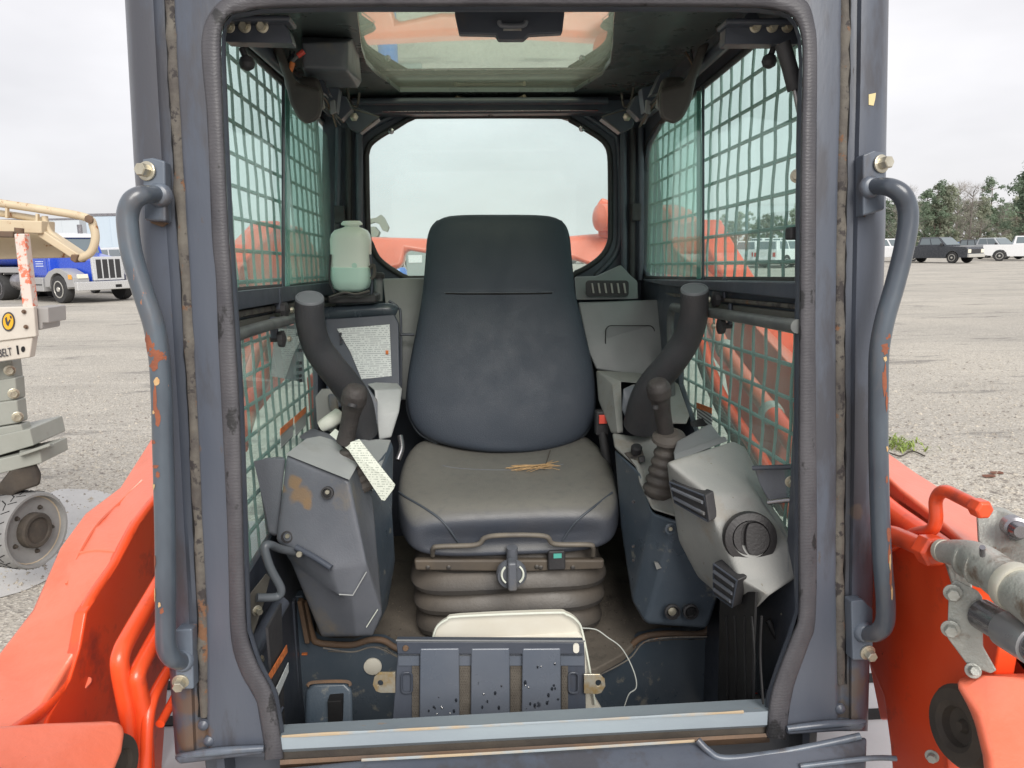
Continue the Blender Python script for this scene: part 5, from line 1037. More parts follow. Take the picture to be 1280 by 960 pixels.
tube('cushion_crease', [on(seat, x, y) for x, y in ((553, 582), (570, 585), (600, 587), (640, 587.5), (680, 586), (704, 580))], .0011, PLASTD, seat, 5)
# suspension base: top plate, three bellows folds, lever, knob, switch
def fold(name, x0, x1, y0, y1, Y, zhalf, r_, mat=BELLOW, bulge=0.0):
    c0 = HY(x0, (y0+y1)/2, Y); c1 = HY(x1, (y0+y1)/2, Y); zt = HY(640, y0, Y).z; zb = HY(640, y1, Y).z
    cx = (c0.x+c1.x)/2; hw = (c1.x-c0.x)/2; rings = []
    for s_, z in ((.80, zt+.010), (.86, zt+.002), (.925, zt-(zt-zb)*.25), (.985, zt-(zt-zb)*.62), (1.0, zt-(zt-zb)*.80), (.99, zb), (.93, zb-.001), (.84, zb-.002)):
        ring = []
        for k in range(44):
            a = 2*math.pi*k/44; c, s = math.cos(a), math.sin(a)
            ring.append(Vector((cx+hw*s_*math.copysign(abs(c)**.45, c), Y+.16+(.16*s_)*math.copysign(abs(s)**.45, s), z+.0012*math.sin(5*a+z*90))))
        rings.append(ring)
    o = loft(name, rings, mat, seat); split(o, 22); return o
fold('suspension_plate', 515, 757, 690, 714, 1.610, 0, 0)
fold('bellows_fold', 508, 767, 716, 742, 1.600, 0, 0); fold('bellows_fold', 512, 765, 744, 768, 1.605, 0, 0); fold('bellows_fold', 515, 761, 770, 796, 1.61, 0, 0); fold('bellows_fold', 520, 757, 798, 815, 1.615, 0, 0, BELLOW)
slab('plate_band', [HY(517, 700, 1.597), HY(756, 700, 1.597), HY(755, 712, 1.597), HY(640, 716, 1.597), HY(519, 714, 1.597)], (0, .02, 0), M('band_dark', (.07, .062, .055), .6, var=(.12, .095, .07), vscale=14), seat, bevel=.006)
for x in (561, 676, 716, 671, 535): lathe('rivet', HY(x, 709 if x != 671 else 708, 1.596), (0, -1, 0), [(.0055, 0), (.0050, .003), (.002, .0045)], BELLOW, seat, 10)
tube('seat_lever', [HY(541, 694, 1.60), HY(542, 685, 1.58), HY(552, 683, 1.575), (HY(595, 681, 1.57)), HY(607, 672, 1.565), HY(630, 669, 1.56), HY(680, 670, 1.56), HY(693, 680, 1.57), HY(735, 681, 1.575), HY(741, 684, 1.58), HY(741, 694, 1.6)], .0058, M('lever_dusty', (.19, .165, .13), .6, var=(.11, .10, .09), vscale=20), seat, 8)
kc = HY(640, 713, 1.56)
kn = lathe('weight_knob', HY(639, 714, 1.565), (0, -1, -.15), [(.030, 0), (.034, .004), (.034, .016), (.031, .022), (.006, .023)], PLASTD, seat, 28)
box('knob_grip', (kc.x-.0115, kc.y-.038, kc.z-.034), (kc.x+.0095, kc.y-.005, kc.z+.034), PLASTD, seat, .006)
for sg in (-1, 1):
    bm = bmesh.new(); A_tube(bm, [kc+Vector((sg*.024*math.cos(a), -.022, .024*math.sin(a))) for a in [R(-50+20*k) for k in range(6)]], .0025, 5); bm_obj('knob_marking', bm, PAPER, seat)
tube('knob_neck', [HY(640, 700, 1.58), HY(640, 684, 1.575)], .013, PLASTD, seat, 12)
sw = box('seat_switch', tuple(HY(685, 714, 1.585)), tuple(HY(707, 688, 1.585)+Vector((0, .03, 0))), BLACK, seat, .005)
box('switch_mark', tuple(HY(692, 698, 1.583)), tuple(HY(702, 692, 1.583)+Vector((0, .003, 0))), M('switch_green', (.10, .42, .35), .4), seat, 0)
bx = box('buckle', tuple(HY(745, 545, 1.86)), tuple(HY(762, 514, 1.86)+Vector((0, .03, 0))), BLACK, seat, .005)
box('buckle_button', tuple(HY(749, 530, 1.853)), tuple(HY(759, 519, 1.853)+Vector((0, .008, 0))), RED, seat, .001)
tube('buckle_stalk', [HY(753, 540, 1.87), HY(757, 565, 1.86), HY(762, 590, 1.85)], .012, BLACK, seat, 10)
tube('recliner', [HY(500, 545, 1.9), HY(502, 560, 1.88), HY(497, 575, 1.86)], .008, CHROME, seat, 10)
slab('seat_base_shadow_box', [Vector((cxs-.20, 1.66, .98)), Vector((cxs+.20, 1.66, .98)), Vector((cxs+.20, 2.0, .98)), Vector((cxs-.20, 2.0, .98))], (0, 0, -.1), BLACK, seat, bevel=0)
# pine straw on the cushion
ST = M('pine_straw', (.42, .27, .13), .8)
bm = bmesh.new(); c = on(seat, 672, 586)+Vector((0, 0, .002))
for k in range(26):
    a = random.gauss(0, .45); l = random.uniform(.025, .055); p = c+Vector((random.gauss(0, .022), random.gauss(0, .012), random.uniform(0, .004))); d = Vector((math.cos(a), math.sin(a), random.uniform(-.05, .15)))
    A_tube(bm, [p-d*l, p+Vector((0, 0, .003)), p+d*l], .0007, 4, n=2)
tag(bm_obj('pine_straw', bm, ST), 'small tuft of dry tan pine needles lying on the seat cushion', 'pine needles')
A0 = on(seat, 680, 588)+Vector((0, 0, .003)); tw = tube('dry_stalk', [A0, on(seat, 684, 578)+Vector((0, 0, .006)), on(seat, 688, 566)+Vector((0, 0, .008))], .0011, MUD, None, 5); tag(tw, 'thin dark dry stalk sticking up from the pine needles on the seat', 'stalk')

# ---- rear interior trim
relief('rear_trim', [(478, 348, 2.20), (532, 347, 2.20), (540, 440, 2.15), (540, 500, 2.12), (490, 500, 2.1), (484, 400, 2.12)], [(0, 1, 2, 3, 4, 5)], PLASTM, ROOT, .06, .006)
tube('trim_pipe', [HY(486, 376, 2.08), HY(497, 384, 2.08), HY(501, 400, 2.07), HY(501, 500, 2.04)], .004, DARK, ROOT, 8)
tube('trim_pipe', [HY(501, 418, 2.06), HY(518, 418, 2.06)], .004, DARK, ROOT, 8)
tube('upright_post', [HY(473, 342, 2.16), HY(473, 376, 2.16)], .012, PLASTM, ROOT); lathe('post_cap', HY(473, 345, 2.155), (0, 0, 1), [(.017, -.006), (.018, .004), (.014, .010), (.003, .011)], BLACK, ROOT, 14)
# fuse panel with instruction sheet
fp = relief('rear_left_panel', [(406, 398, 2.02), (493, 392, 2.02), (499, 404, 2.02), (501, 500, 1.97), (408, 512, 1.97)], [(0, 1, 2, 3, 4)], DARK, ROOT, .08, .006)
tube('panel_roll', [HY(404, 392, 2.04), HY(420, 391, 2.03), HY(480, 387, 2.03), HY(492, 389, 2.04)], .018, M('roll_gloss', (.05, .065, .08), .25), ROOT, 14)
def quadprint(name, pts, mat, par, flip=False):
    """flat sheet in its own local frame so that the print runs along its rows"""
    bm = bmesh.new(); vs = [bm.verts.new(p) for p in pts]; bm.faces.new(vs); return bm_obj(name, bm, mat, par)
sh = slab('instruction_sheet', [HY(421, 411, 2.008), HY(487, 405.5, 2.008), HY(489.5, 470, 1.985), HY(452, 474, 1.985), HY(438, 440, 1.996)], (0, .002, 0), PRINT, fp, bevel=0)
for x, y in ((425.5, 417.5), (426, 423.5), (426.5, 428)): slab('sheet_icon', [HY(x-1.6, y-1.8, 1.995), HY(x+1.6, y-1.9, 1.995), HY(x+1.6, y+1.6, 1.995), HY(x-1.6, y+1.7, 1.995)], (0, .001, 0), TEXTD, fp, bevel=0)
slab('sheet_icon', [HY(482, 438, 1.99), HY(485.5, 438, 1.99), HY(485.5, 443, 1.99), HY(482, 443, 1.99)], (0, .001, 0), ORST, fp, bevel=0)
# washer tank
def tank(rows, Y, d_, name, mat, par):
    rings = []
    for y, x0, x1 in rows:
        a = HY(x0, y, Y); b_ = HY(x1, y, Y); c = (a+b_)/2; hw = (b_-a)/2; rings.append([c+hw*math.copysign(abs(math.cos(t))**.55, math.cos(t))+Vector((0, d_*math.copysign(abs(math.sin(t))**.6, math.sin(t))*min(1, hw.length/.05), 0)) for t in [2*math.pi*k/28 for k in range(28)]])
    return loft(name, rings, mat, par)
tk = tank([(362, 424, 454), (358, 418, 460), (350, 415.5, 463), (335, 414.5, 463.5), (311, 414, 463.5), (300, 413.5, 463.5), (293, 415, 462), (288, 419, 459), (285, 428, 453), (284, 430, 450)], 2.02, .045, 'washer_tank', TANK, ROOT)
tank([(364, 425, 453), (359.5, 417.3, 460.8), (350, 414.8, 463.8), (335, 413.8, 464.4), (334, 414.5, 463.6)], 2.019, .0465, 'washer_fluid', FLUID, tk)
lathe('tank_neck', HY(440, 285, 2.02), (0, 0, 1), [(.020, 0), (.019, .006), (.028, .008), (.028, .012), (.024, .016), (.022, .018)], TANK, tk, 20)
tube('tank_strap', [HY(413, 318, 1.985), HY(412, 350, 1.985), HY(418, 366, 1.985)], .003, BLACK, tk, 6); lathe('tank_mark', HY(443, 332, 1.974), (0, -1, 0), [(.007, 0), (.007, .001)], FLUID, tk, 12)
tube('tank_clip', [HY(462, 335, 1.98), HY(467, 332, 1.98), HY(468, 343, 1.98), HY(464, 349, 1.98)], .005, GUM, tk, 8)
box('tank_shelf', tuple(HY(410, 380, 1.99)), tuple(HY(470, 368, 1.99)+Vector((0, .1, 0))), BLACK, ROOT, .006)
tube('tank_hose', [HY(412, 372, 1.96), HY(430, 366, 1.96), HY(445, 368, 1.96), HY(462, 364, 1.96)], .0035, BELLOW, ROOT, 8)
tube('tank_bracket', [HY(463, 318, 2.0), HY(465, 350, 2.0), HY(464, 372, 2.0)], .003, DARK, ROOT, 8)
# right rear: vent panel and trim
vp = relief('vent_panel', [(718, 346, 2.20), (745, 345, 2.20), (776, 331, 2.22), (788, 344, 2.18), (797, 352, 2.15), (798, 374, 2.12), (720, 375, 2.12)], [(0, 1, 2, 3, 4, 5, 6)], PLASTM, ROOT, .08, .005)
fr = relief('vent_frame', [(x, y, 2.11) for x, y in rrect(732, 350.5, 786, 370.5, 4, 3)], [tuple(range(16))], BLACK, vp, .012, .002)
for k in range(6): slab('vent_fin', [HY(739+k*8.0, 354, 2.104), HY(741.2+k*8.0, 354, 2.104), HY(743.2+k*8, 366.5, 2.104), HY(741+k*8, 366.5, 2.104)], (0, .01, 0), M('fin_grey', (.35, .34, .31), .5), vp, bevel=.0008)
rt = relief('storage_panel', [(722, 378, 2.10), (832, 374, 2.10), (838, 384, 2.08), (838, 470, 2.0), (800, 470, 2.02), (745, 462, 2.04), (735, 440, 2.06)], [(0, 1, 2, 3, 4, 5, 6)], PLASTM, ROOT, .06, .006)
for q, mt in (([(x, y) for x, y in rrect(757, 407, 818, 448, 7, 4)], DARK),):
    tube('panel_recess_line', [HY(x, y, 2.062) for x, y in q+[q[0]]], .0012, HOLE, rt, 5, straight=True)
slab('panel_door', [HY(x, y, 2.068) for x, y in rrect(758.5, 408.5, 816.5, 446.5, 6, 4)], (0, .004, 0), PLASTM, rt, bevel=.001)
lathe('panel_hole', HY(762, 453, 2.062), (0, -1, 0), [(.0055, -.003), (.0055, .001)], HOLE, rt, 12)
slab('rear_gap', [HY(745, 446, 2.06), HY(840, 470, 2.02), (HY(840, 480, 2.02)), HY(748, 466, 2.04)], (0, .02, 0), HOLE, ROOT, bevel=0)
# armrest boxes left and right of the backrest
relief('armrest_box', [(459, 480, 1.86), (470, 478, 1.9), (497, 479, 1.92), (503, 486, 1.86), (499, 515, 1.80), (489, 547, 1.78), (474, 550, 1.76), (470, 520, 1.78), (468, 488, 1.80)], [(0, 1, 2, 3, 8), (8, 3, 4, 7), (4, 5, 6, 7)], PLAST, ROOT, .12, .010, soft=6)
relief('armrest_box', [(745, 463, 1.98), (800, 466, 1.98), (808, 480, 1.86), (776, 477, 1.84), (779, 541, 1.74), (772, 542, 1.74), (765, 480, 1.86), (764, 541, 1.78), (748, 500, 1.92)], [(0, 1, 2, 3), (0, 3, 6), (6, 3, 4, 5), (0, 6, 7, 8), (6, 5, 7)], PLASTL, ROOT, .10, .008, soft=4)
relief('armrest_box', [(820, 470, 1.90), (838, 474, 1.88), (848, 480, 1.84), (862, 520, 1.72), (858, 530, 1.70), (820, 530, 1.70)], [(0, 1, 2, 3, 4, 5)], PLASTL, ROOT, .10, .012, soft=6)
# ---- restraint bar arms
def bararm(pts, rr, lab):
    a = tube('restraint_arm', [HY(*p) for p in pts], rr, M('foam_sleeve', (.038, .042, .048), .55, var=(.055, .052, .055), vscale=9, bump=.5, bscale=260), ROOT, 24, n=8); a['label'] = lab
    e = HY(*pts[0]); tdir = (HY(*pts[0])-HY(*pts[1])).normalized()
    lathe('sleeve_end', e, tdir, [(rr[0]*1.0, -.004), (rr[0]*.985, .003), (rr[0]*.93, .0055), (rr[0]*.85, .0055), (rr[0]*.83, .004), (rr[0]*.02, .0045)], M('end_ring', (.13, .14, .15), .45), a, 24); return a
bararm([(387, 374, 1.50), (388, 402, 1.52), (396, 432, 1.55), (412, 456, 1.58), (430, 478, 1.62), (446, 503, 1.66), (453, 540, 1.70)], [.0285, .0290, .0300, .0315, .0330, .0350, .036], 'left foam sleeved restraint arm')
bararm([(868, 363, 1.50), (867, 395, 1.52), (858, 424, 1.55), (840, 452, 1.58), (820, 476, 1.62), (807, 500, 1.66), (802, 530, 1.70)], [.0285, .0290, .0300, .0315, .0335, .037, .043], 'right foam sleeved restraint arm')
relief('arm_socket', [(779, 486, 1.74), (792, 480, 1.76), (808, 486, 1.72), (818, 530, 1.66), (790, 538, 1.68), (777, 512, 1.72)], [(0, 1, 2, 3, 4, 5)], PLASTD, ROOT, .08, .016, soft=8)
relief('arm_socket', [(444, 478, 1.76), (460, 484, 1.76), (472, 500, 1.74), (472, 530, 1.70), (462, 546, 1.68), (444, 546, 1.70)], [(0, 1, 2, 3, 4, 5)], PLASTD, ROOT, .08, .016, soft=8)
relief('cup_holder', [(394, 496, 1.80), (402, 486, 1.82), (422, 485, 1.84), (424, 520, 1.78), (420, 545, 1.74), (396, 530, 1.76)], [(0, 1, 2, 3, 4, 5)], PLASTL, ROOT, .06, .012, soft=8)
relief('cup_recess', [(410, 492, 1.80), (421, 492, 1.81), (424, 516, 1.77), (416, 520, 1.76), (411, 508, 1.78)], [(0, 1, 2, 3, 4)], PLASTD, ROOT, .02, .006)
tube('rolled_cloth', [HY(402, 533, 1.70), HY(412, 527, 1.70), HY(424, 519, 1.72)], [.014, .017, .018], PAPER, ROOT, 14)
tag(ROOT.children[-1]) if False else None
relief('console_tray', [(390, 535, 1.72), (420, 545, 1.66), (440, 548, 1.66), (440, 556, 1.62), (384, 552, 1.60), (372, 546, 1.62)], [(0, 1, 2, 3, 4, 5)], PLASTD, ROOT, .05, .006)
# ---- left console: body and front pod
relief('left_console', [(440, 548, 1.64), (488, 549, 1.74), (492, 560, 1.74), (468, 618, 1.50), (452, 600, 1.44), (490, 640, 1.60), (494, 700, 1.62), (484, 760, 1.60), (470, 790, 1.44), (458, 700, 1.38)],
       [(0, 1, 2, 3, 4), (3, 2, 5, 6), (3, 6, 7, 8), (4, 3, 8, 9)], BLUEB, ROOT, .25, .008)
relief('console_top', [(438, 550, 1.62), (474, 549, 1.72), (489, 550, 1.74), (466, 615, 1.485), (447, 578, 1.46)], [(0, 1, 2, 3, 4)], PLAST, ROOT, .02, .006)
PODM = stain(PLASTD, 'pod_plastic_stained', [(HY(376, 618, 1.345), .026), (HY(368, 604, 1.35), .016), (HY(384, 630, 1.34), .012), (HY(352, 610, 1.36), .010)], (.23, .155, .09))
pod = relief('left_pod', [(358, 569, 1.36), (436, 600, 1.32), (384, 549, 1.50), (415, 552, 1.50), (444, 575, 1.46), (458, 704, 1.315), (413, 711, 1.315), (345, 674, 1.35), (424, 745, 1.33), (441, 746, 1.325), (478, 768, 1.37), (466, 622, 1.46), (466, 795, 1.385), (402, 797, 1.42), (364, 704, 1.385), (446, 796, 1.37)],
             [(0, 2, 3, 4, 1), (0, 1, 5, 6, 7), (1, 4, 11, 10, 5), (5, 10, 12, 15, 9), (6, 5, 9, 8), (7, 6, 8, 14), (14, 8, 9, 15, 13)], PODM, ROOT, .16, .008, soft=4)
relief('pod_cap', [(357, 568, 1.357), (383, 548, 1.498), (400, 545, 1.51), (417, 550, 1.50), (446, 574, 1.455), (447, 582, 1.44), (437, 600, 1.305)], [(0, 1, 2, 3, 4, 5, 6)], PLAST, pod, .012, .006)
relief('pod_side_cover', [(320, 580, 1.38), (330, 572, 1.42), (357, 570, 1.375), (347, 672, 1.38), (334, 667, 1.39)], [(0, 1, 2, 3, 4)], PLASTD, ROOT, .12, .008)
STN = M('mud_stain', (.24, .17, .10), .9, var=(.15, .11, .08), vscale=50)
for x, y, rx, Y in ((409, 616, 5.6, 1.325), (359, 671, 5.4, 1.345)):
    lathe('recess_cup', HY(x, y, Y), (-.1, -1, .15), [(.0115, -.006), (.0115, .002), (.0085, .0025), (.0075, -.004)], BLACK, pod, 20); lathe('recess_screw', HY(x+.5, y-1, Y-.002), (-.1, -1, .15), [(.0045, 0), (.004, .003)], ZINC, pod, 8)
0 and relief('mud_patch', [(x, y, 1.3255+(616-y)*.00045) for x, y in ((362, 600), (370, 592), (380, 598), (386, 612), (390, 630), (380, 638), (372, 632), (364, 641), (359, 628), (358, 612))], [tuple(range(10))], STN, pod, .006, 0)
tube('pod_seam', [HY(424, 743, 1.322), HY(441, 744, 1.318), HY(458, 715, 1.315)], .0012, PLAST, pod, 6, straight=True)
tube('pod_lip', [HY(370, 684, 1.33), HY(392, 696, 1.315), HY(414, 710, 1.30)], .006, DARK, pod, 8)
lathe('lip_screw', HY(374, 693, 1.31), (0, -1, .2), [(.006, 0), (.005, .003)], ZINC, pod, 10)
tube('pod_scuff', [HY(458, 784, 1.365), HY(472, 762, 1.355)], .001, PAPER, pod, 5)
# joysticks
JOY = M('joystick_rubber', (.030, .027, .027), .6, var=(.055, .048, .045), vscale=25, bump=.7, bscale=230)
def joystick(kx, ky, sx, sy, Y0, Y1, lab):
    a = HY(kx, ky, Y0); b_ = HY(sx, sy, Y1); d = (b_-a).normalized(); r = .0245
    j = tube('joystick', [a-d*.024, a-d*.020, a-d*.008, a+d*.010, a+d*.022, a+(b_-a)*.42, a+(b_-a)*.75, b_], [.010, .0185, r, r, .0205, .0175, .0170, .0185], JOY, ROOT, 20, n=5); j['label'] = lab; return j
jl = joystick(443, 496, 432, 552, 1.42, 1.45, 'left joystick'); jr = joystick(823.5, 488, 833, 545, 1.46, 1.50, 'right joystick')
tube('joystick_button', [HY(441, 505, 1.39), HY(440, 509, 1.388)], .009, BLACK, jl, 10)
tube('joystick_button', [HY(819, 507, 1.435), HY(819, 511, 1.435)], .006, BLACK, jr, 10)
def bellows(pts, r0_, r1_, nf, mat, nm='joystick_boot'):
    P, rr = [], []
    a, b_ = Vector(pts[0]), Vector(pts[1])
    for k in range(nf*4+1):
        t = k/(nf*4); P.append(a+(b_-a)*t); rr.append((r0_+(r1_-r0_)*t)*(1 if k % 4 in (1, 2) else .86))
    bm = bmesh.new(); A_tube(bm, P, rr, 24, straight=True); return bm_obj(nm, bm, mat, ROOT, smooth=True)
BOOT = M('boot_rubber', (.10, .085, .072), .65, var=(.055, .05, .048), vscale=16, bump=.4, bscale=200)
lathe('boot_flange', HY(836, 547, 1.49), (-.1, -.35, 1), [(.030, -.006), (.036, -.002), (.034, .004), (.022, .010), (.02, .012)], BOOT, ROOT, 24)
bellows((HY(836, 551, 1.49), HY(824, 618, 1.50)), .024, .038, 6, BOOT); bellows((HY(436, 560, 1.46), HY(455, 612, 1.46)), .022, .030, 6, BOOT)
# paper tag looped round the left joystick
tgm = slab('inspection_tag', [HY(438, 553, 1.405), HY(449, 549, 1.405), HY(494, 606, 1.37), HY(492, 611, 1.37), HY(481, 626, 1.37), HY(477, 625, 1.37), HY(436, 563, 1.40)], (0, .0015, 0), PRINT2, None, bevel=0)
tag(tgm, 'long white paper tag hanging from the left joystick', 'tag')
tg2 = slab('tag_tail', [HY(412, 543, 1.50), HY(419, 536, 1.50), HY(446, 556, 1.42), HY(436, 563, 1.42)], (0, .0015, 0), PAPER, tgm, bevel=0)
# ---- right console
RC = relief('right_console', [(768, 560, 1.70), (800, 590, 1.55), (815, 640, 1.46), (845, 650, 1.42), (900, 660, 1.40), (900, 740, 1.44), (884, 786, 1.44), (806, 780, 1.46), (790, 752, 1.52), (776, 660, 1.62)], [(0, 1, 9), (1, 2, 8, 9), (2, 3, 7, 8), (3, 4, 5, 6, 7)], BLUEB, ROOT, .22, .010)
relief('console_top', [(765, 541, 1.73), (790, 545, 1.72), (860, 545, 1.70), (880, 560, 1.6), (850, 648, 1.41), (815, 637, 1.45), (799, 603, 1.53), (795, 584, 1.58), (768, 560, 1.68)], [(0, 1, 2, 3, 4, 5, 6, 7, 8)], PLASTL, ROOT, .03, .008)
relief('switch_plate', [(780, 566, 1.64), (803, 562, 1.64), (806, 574, 1.60), (793, 582, 1.59)], [(0, 1, 2, 3)], GUM, ROOT, .01, .002)
lathe('throttle_knob', HY(795, 566, 1.63), (0, -.4, 1), [(.012, 0), (.013, .004), (.013, .016), (.010, .02), (.003, .021)], BLACK, ROOT, 12)
slab('rocker_switch', [HY(798, 572, 1.595), HY(806, 570, 1.595), HY(807, 577, 1.59), HY(800, 579, 1.59)], (0, .01, 0), BLACK, ROOT, bevel=.002)
lathe('console_screw', HY(838, 661, 1.405), (-.1, -1, .2), [(.011, -.003), (.011, .002), (.008, .003), (.007, -.001), (.003, .0)], BLUEB, ROOT, 18); lathe('screw_head', HY(838, 661, 1.402), (0, -1, .2), [(.0045, 0), (.004, .003)], ZINC, ROOT, 8)
for x, m_ in ((840, ZINC), (863, HOLE)):
    s = lathe('power_socket', HY(x, 764, 1.425), (0, -1, .1), [(.0165, 0), (.0165, .006), (.013, .008), (.0125, .0), (.003, -.0)], BLACK, ROOT, 22); lathe('socket_core', HY(x, 764, 1.422), (0, -1, .1), [(.0095, 0), (.0085, .003), (.003, .004)], m_, s, 14)
slab('paint_chip', [HY(x, y, 1.438) for x, y in ((818, 703), (823, 704), (827, 710), (821, 712))], (0, .006, 0), PLASTL, ROOT, bevel=0)
for y in (627, 683, 700): lathe('side_screw', HY(792, y, 1.50), (-.6, -.8, 0), [(.004, 0), (.003, .003)], CHROME, ROOT, 8)
# black cap and light instrument pod
relief('pod_dark_cap', [(846, 552, 1.45), (888, 529, 1.50), (901, 546, 1.46), (908, 551, 1.42), (843, 575, 1.36), (842, 566, 1.40)], [(0, 1, 2, 3, 4, 5)], PLASTM, ROOT, .06, .008, soft=6)
relief('pod_cap_rim', [(842, 567, 1.385), (906, 545, 1.41), (910, 551, 1.40), (843, 577, 1.35)], [(0, 1, 2, 3)], PLASTM, ROOT, .02, .003)
relief('switch_cap', [(862, 527, 1.60), (884, 521, 1.62), (892, 526, 1.60), (884, 533, 1.57), (864, 534, 1.57)], [(0, 1, 2, 3, 4)], BLACK, ROOT, .05, .004)
PODV = [(833, 577, 1.31), (917, 551, 1.40), (931, 558, 1.40), (942, 580, 1.36), (961, 627, 1.27), (987, 662, 1.20), (998, 680, 1.17), (997, 722, 1.14), (961, 745, 1.13), (941, 765, 1.17), (923, 765, 1.25), (872, 722, 1.34), (848, 676, 1.36), (836, 603, 1.36),
        (887, 617, 1.235), (894, 658, 1.215), (900, 668, 1.20), (923, 723, 1.155), (957, 741, 1.125), (935, 620, 1.25)]
pod2 = relief('instrument_pod', PODV, [(0, 14, 19, 2, 1), (19, 4, 3, 2), (14, 15, 16, 19), (16, 5, 4, 19), (16, 17, 7, 6, 5), (17, 18, 8, 7), (0, 13, 12, 15, 14), (12, 11, 16, 15), (11, 10, 17, 16), (10, 9, 18, 17), (9, 8, 18)], PLASTL, ROOT, .14, .012, soft=9)
def vent(pts, Yf, nslat, par, nm):
    P = [Vector(HY(*p)) for p in pts]; ctr = sum(P, Vector())/4
    nrm = (P[1]-P[0]).cross(P[3]-P[0]).normalized(); nrm = -nrm if nrm.dot(FWD) > 0 else nrm
    f = slab(nm, [p+nrm*.004 for p in P], -nrm*.02, BLACK, par, bevel=.003)
    for k in range(nslat):
        t = (k+.5)/nslat; a = P[0].lerp(P[3], .08+.84*t).lerp(P[1].lerp(P[2], .08+.84*t), .08); b_ = P[0].lerp(P[3], .08+.84*t).lerp(P[1].lerp(P[2], .08+.84*t), .92)
        tube('vent_slat', [a+nrm*.006, b_+nrm*.006], .0035, PLASTD, par, 6, straight=True)
    q = [p.lerp(ctr, .06)+nrm*.0045 for p in P]; tube('vent_rim', q+[q[0]], .002, DARK, par, 6, straight=True)
vent([(838, 600, 1.322), (884, 618, 1.228), (889, 652, 1.215), (845, 627, 1.325)], 1.2, 2, pod2, 'pod_vent')
vent([(894, 702, 1.215), (925, 724, 1.145), (918, 759, 1.185), (894, 742, 1.245)], 1.2, 3, pod2, 'pod_vent')
rvn = Vector((-.12, -1, .22)).normalized(); rc_ = HY(938, 673, 1.185); rad = .0455
rv = lathe('round_vent', rc_+rvn*-.012, rvn, [(rad, 0), (rad, .012), (rad*.96, .017), (rad*.70, .019), (rad*.68, .010), (rad*.05, .010)], M('vent_charcoal', (.028, .026, .027), .4, bump=.3, bscale=250), pod2, 40)
u = rvn.cross(ZZ).normalized(); v = rvn.cross(u)
def disc_poly(fn, n_=24): return [rc_+rvn*-.004+u*(-x*rad)+v*(-y*rad) for x, y in fn]
lens = [(.64*math.cos(a)*1.0+.06, .64*math.sin(a)) for a in [R(-75+150*k/12) for k in range(13)]]+[(.20*math.cos(a)-.02+.0, .60*math.sin(a)) for a in [R(105+150*k/12) for k in range(13)]]
slab('vent_flap', disc_poly(lens), rvn*.012, MATS['vent_charcoal'], rv, bevel=.003)
cres = [(.66*math.cos(a), .66*math.sin(a)) for a in [R(100+160*k/12) for k in range(13)]]+[(-.30*math.cos(a)-.06+0*a, .60*math.sin(a)) for a in [R(-80+160*k/12) for k in range(13)]]
slab('vent_flap', disc_poly(cres), rvn*.009, MATS['vent_charcoal'], rv, bevel=.003)
tube('pod_seam', [HY(905, 556, 1.40), HY(912, 572, 1.36), HY(930, 592, 1.315), HY(952, 625, 1.262), HY(972, 655, 1.215), HY(984, 678, 1.17), HY(985, 715, 1.14)], .0009, PLASTM, pod2, 5)
# bracket that holds the pod to the pillar
bkt = relief('pod_bracket', [(942, 583, 1.25), (1000, 580, 1.20), (1004, 584, 1.2), (1004, 628, 1.18), (962, 629, 1.22), (950, 606, 1.24)], [(0, 1, 2, 3, 4, 5)], PLASTD, ROOT, .02, .003)
tube('bracket_flange', [HY(941, 585, 1.235), HY(1004, 583, 1.185)], .0045, DARK, bkt, 8); tube('bracket_flange', [HY(960, 628, 1.20), HY(985, 625, 1.18), HY(1004, 626, 1.165)], .0045, CHROME, bkt, 8)
bolt(HY(989, 602, 1.185), (-.2, -1, 0), .0105, bkt)
# ---- labels on the lower windows
slab('window_label', [HX(343, 410, -XW+.01), HX(378, 404, -XW+.01), HX(380, 478, -XW+.01), HX(338, 470, -XW+.01)], (.001, 0, 0), glass('clear_label', (.55, .62, .62), 1.0, .4, (.5, .56, .56)), ROOT, bevel=0)
for y in (418, 438, 454, 462, 470, 476): slab('label_icon', [HX(373.5, y-2, -XW+.014), HX(377, y-2.4, -XW+.014), HX(377.5, y+1.6, -XW+.014), HX(374, y+2, -XW+.014)], (.001, 0, 0), TEXTD, ROOT, bevel=0)
for a, b_ in (((350, 537), (366, 523)), ((368, 522), (382, 509))):
    l1 = slab('warning_label', [HX(a[0], a[1], -XW+.012), HX(b_[0], b_[1], -XW+.012), HX(b_[0], b_[1]+22, -XW+.012), HX(a[0]+1, a[1]+24, -XW+.012)], (.001, 0, 0), PRINTD, ROOT, bevel=0)
    slab('label_band', [HX(a[0], a[1]-1, -XW+.0145), HX(b_[0], b_[1]-1, -XW+.0145), HX(b_[0], b_[1]+7, -XW+.0145), HX(a[0], a[1]+7.5, -XW+.0145)], (.001, 0, 0), ORST, l1, bevel=0)
l2 = slab('warning_label', [HX(871, 503, XW-.012), HX(890, 510, XW-.012), HX(890, 532, XW-.012), HX(872, 526, XW-.012)], (-.001, 0, 0), PRINTD, ROOT, bevel=0)
slab('label_band', [HX(871, 503, XW-.0145), HX(890, 510, XW-.0145), HX(890, 517, XW-.0145), HX(871, 510, XW-.0145)], (-.001, 0, 0), ORST, l2, bevel=0)

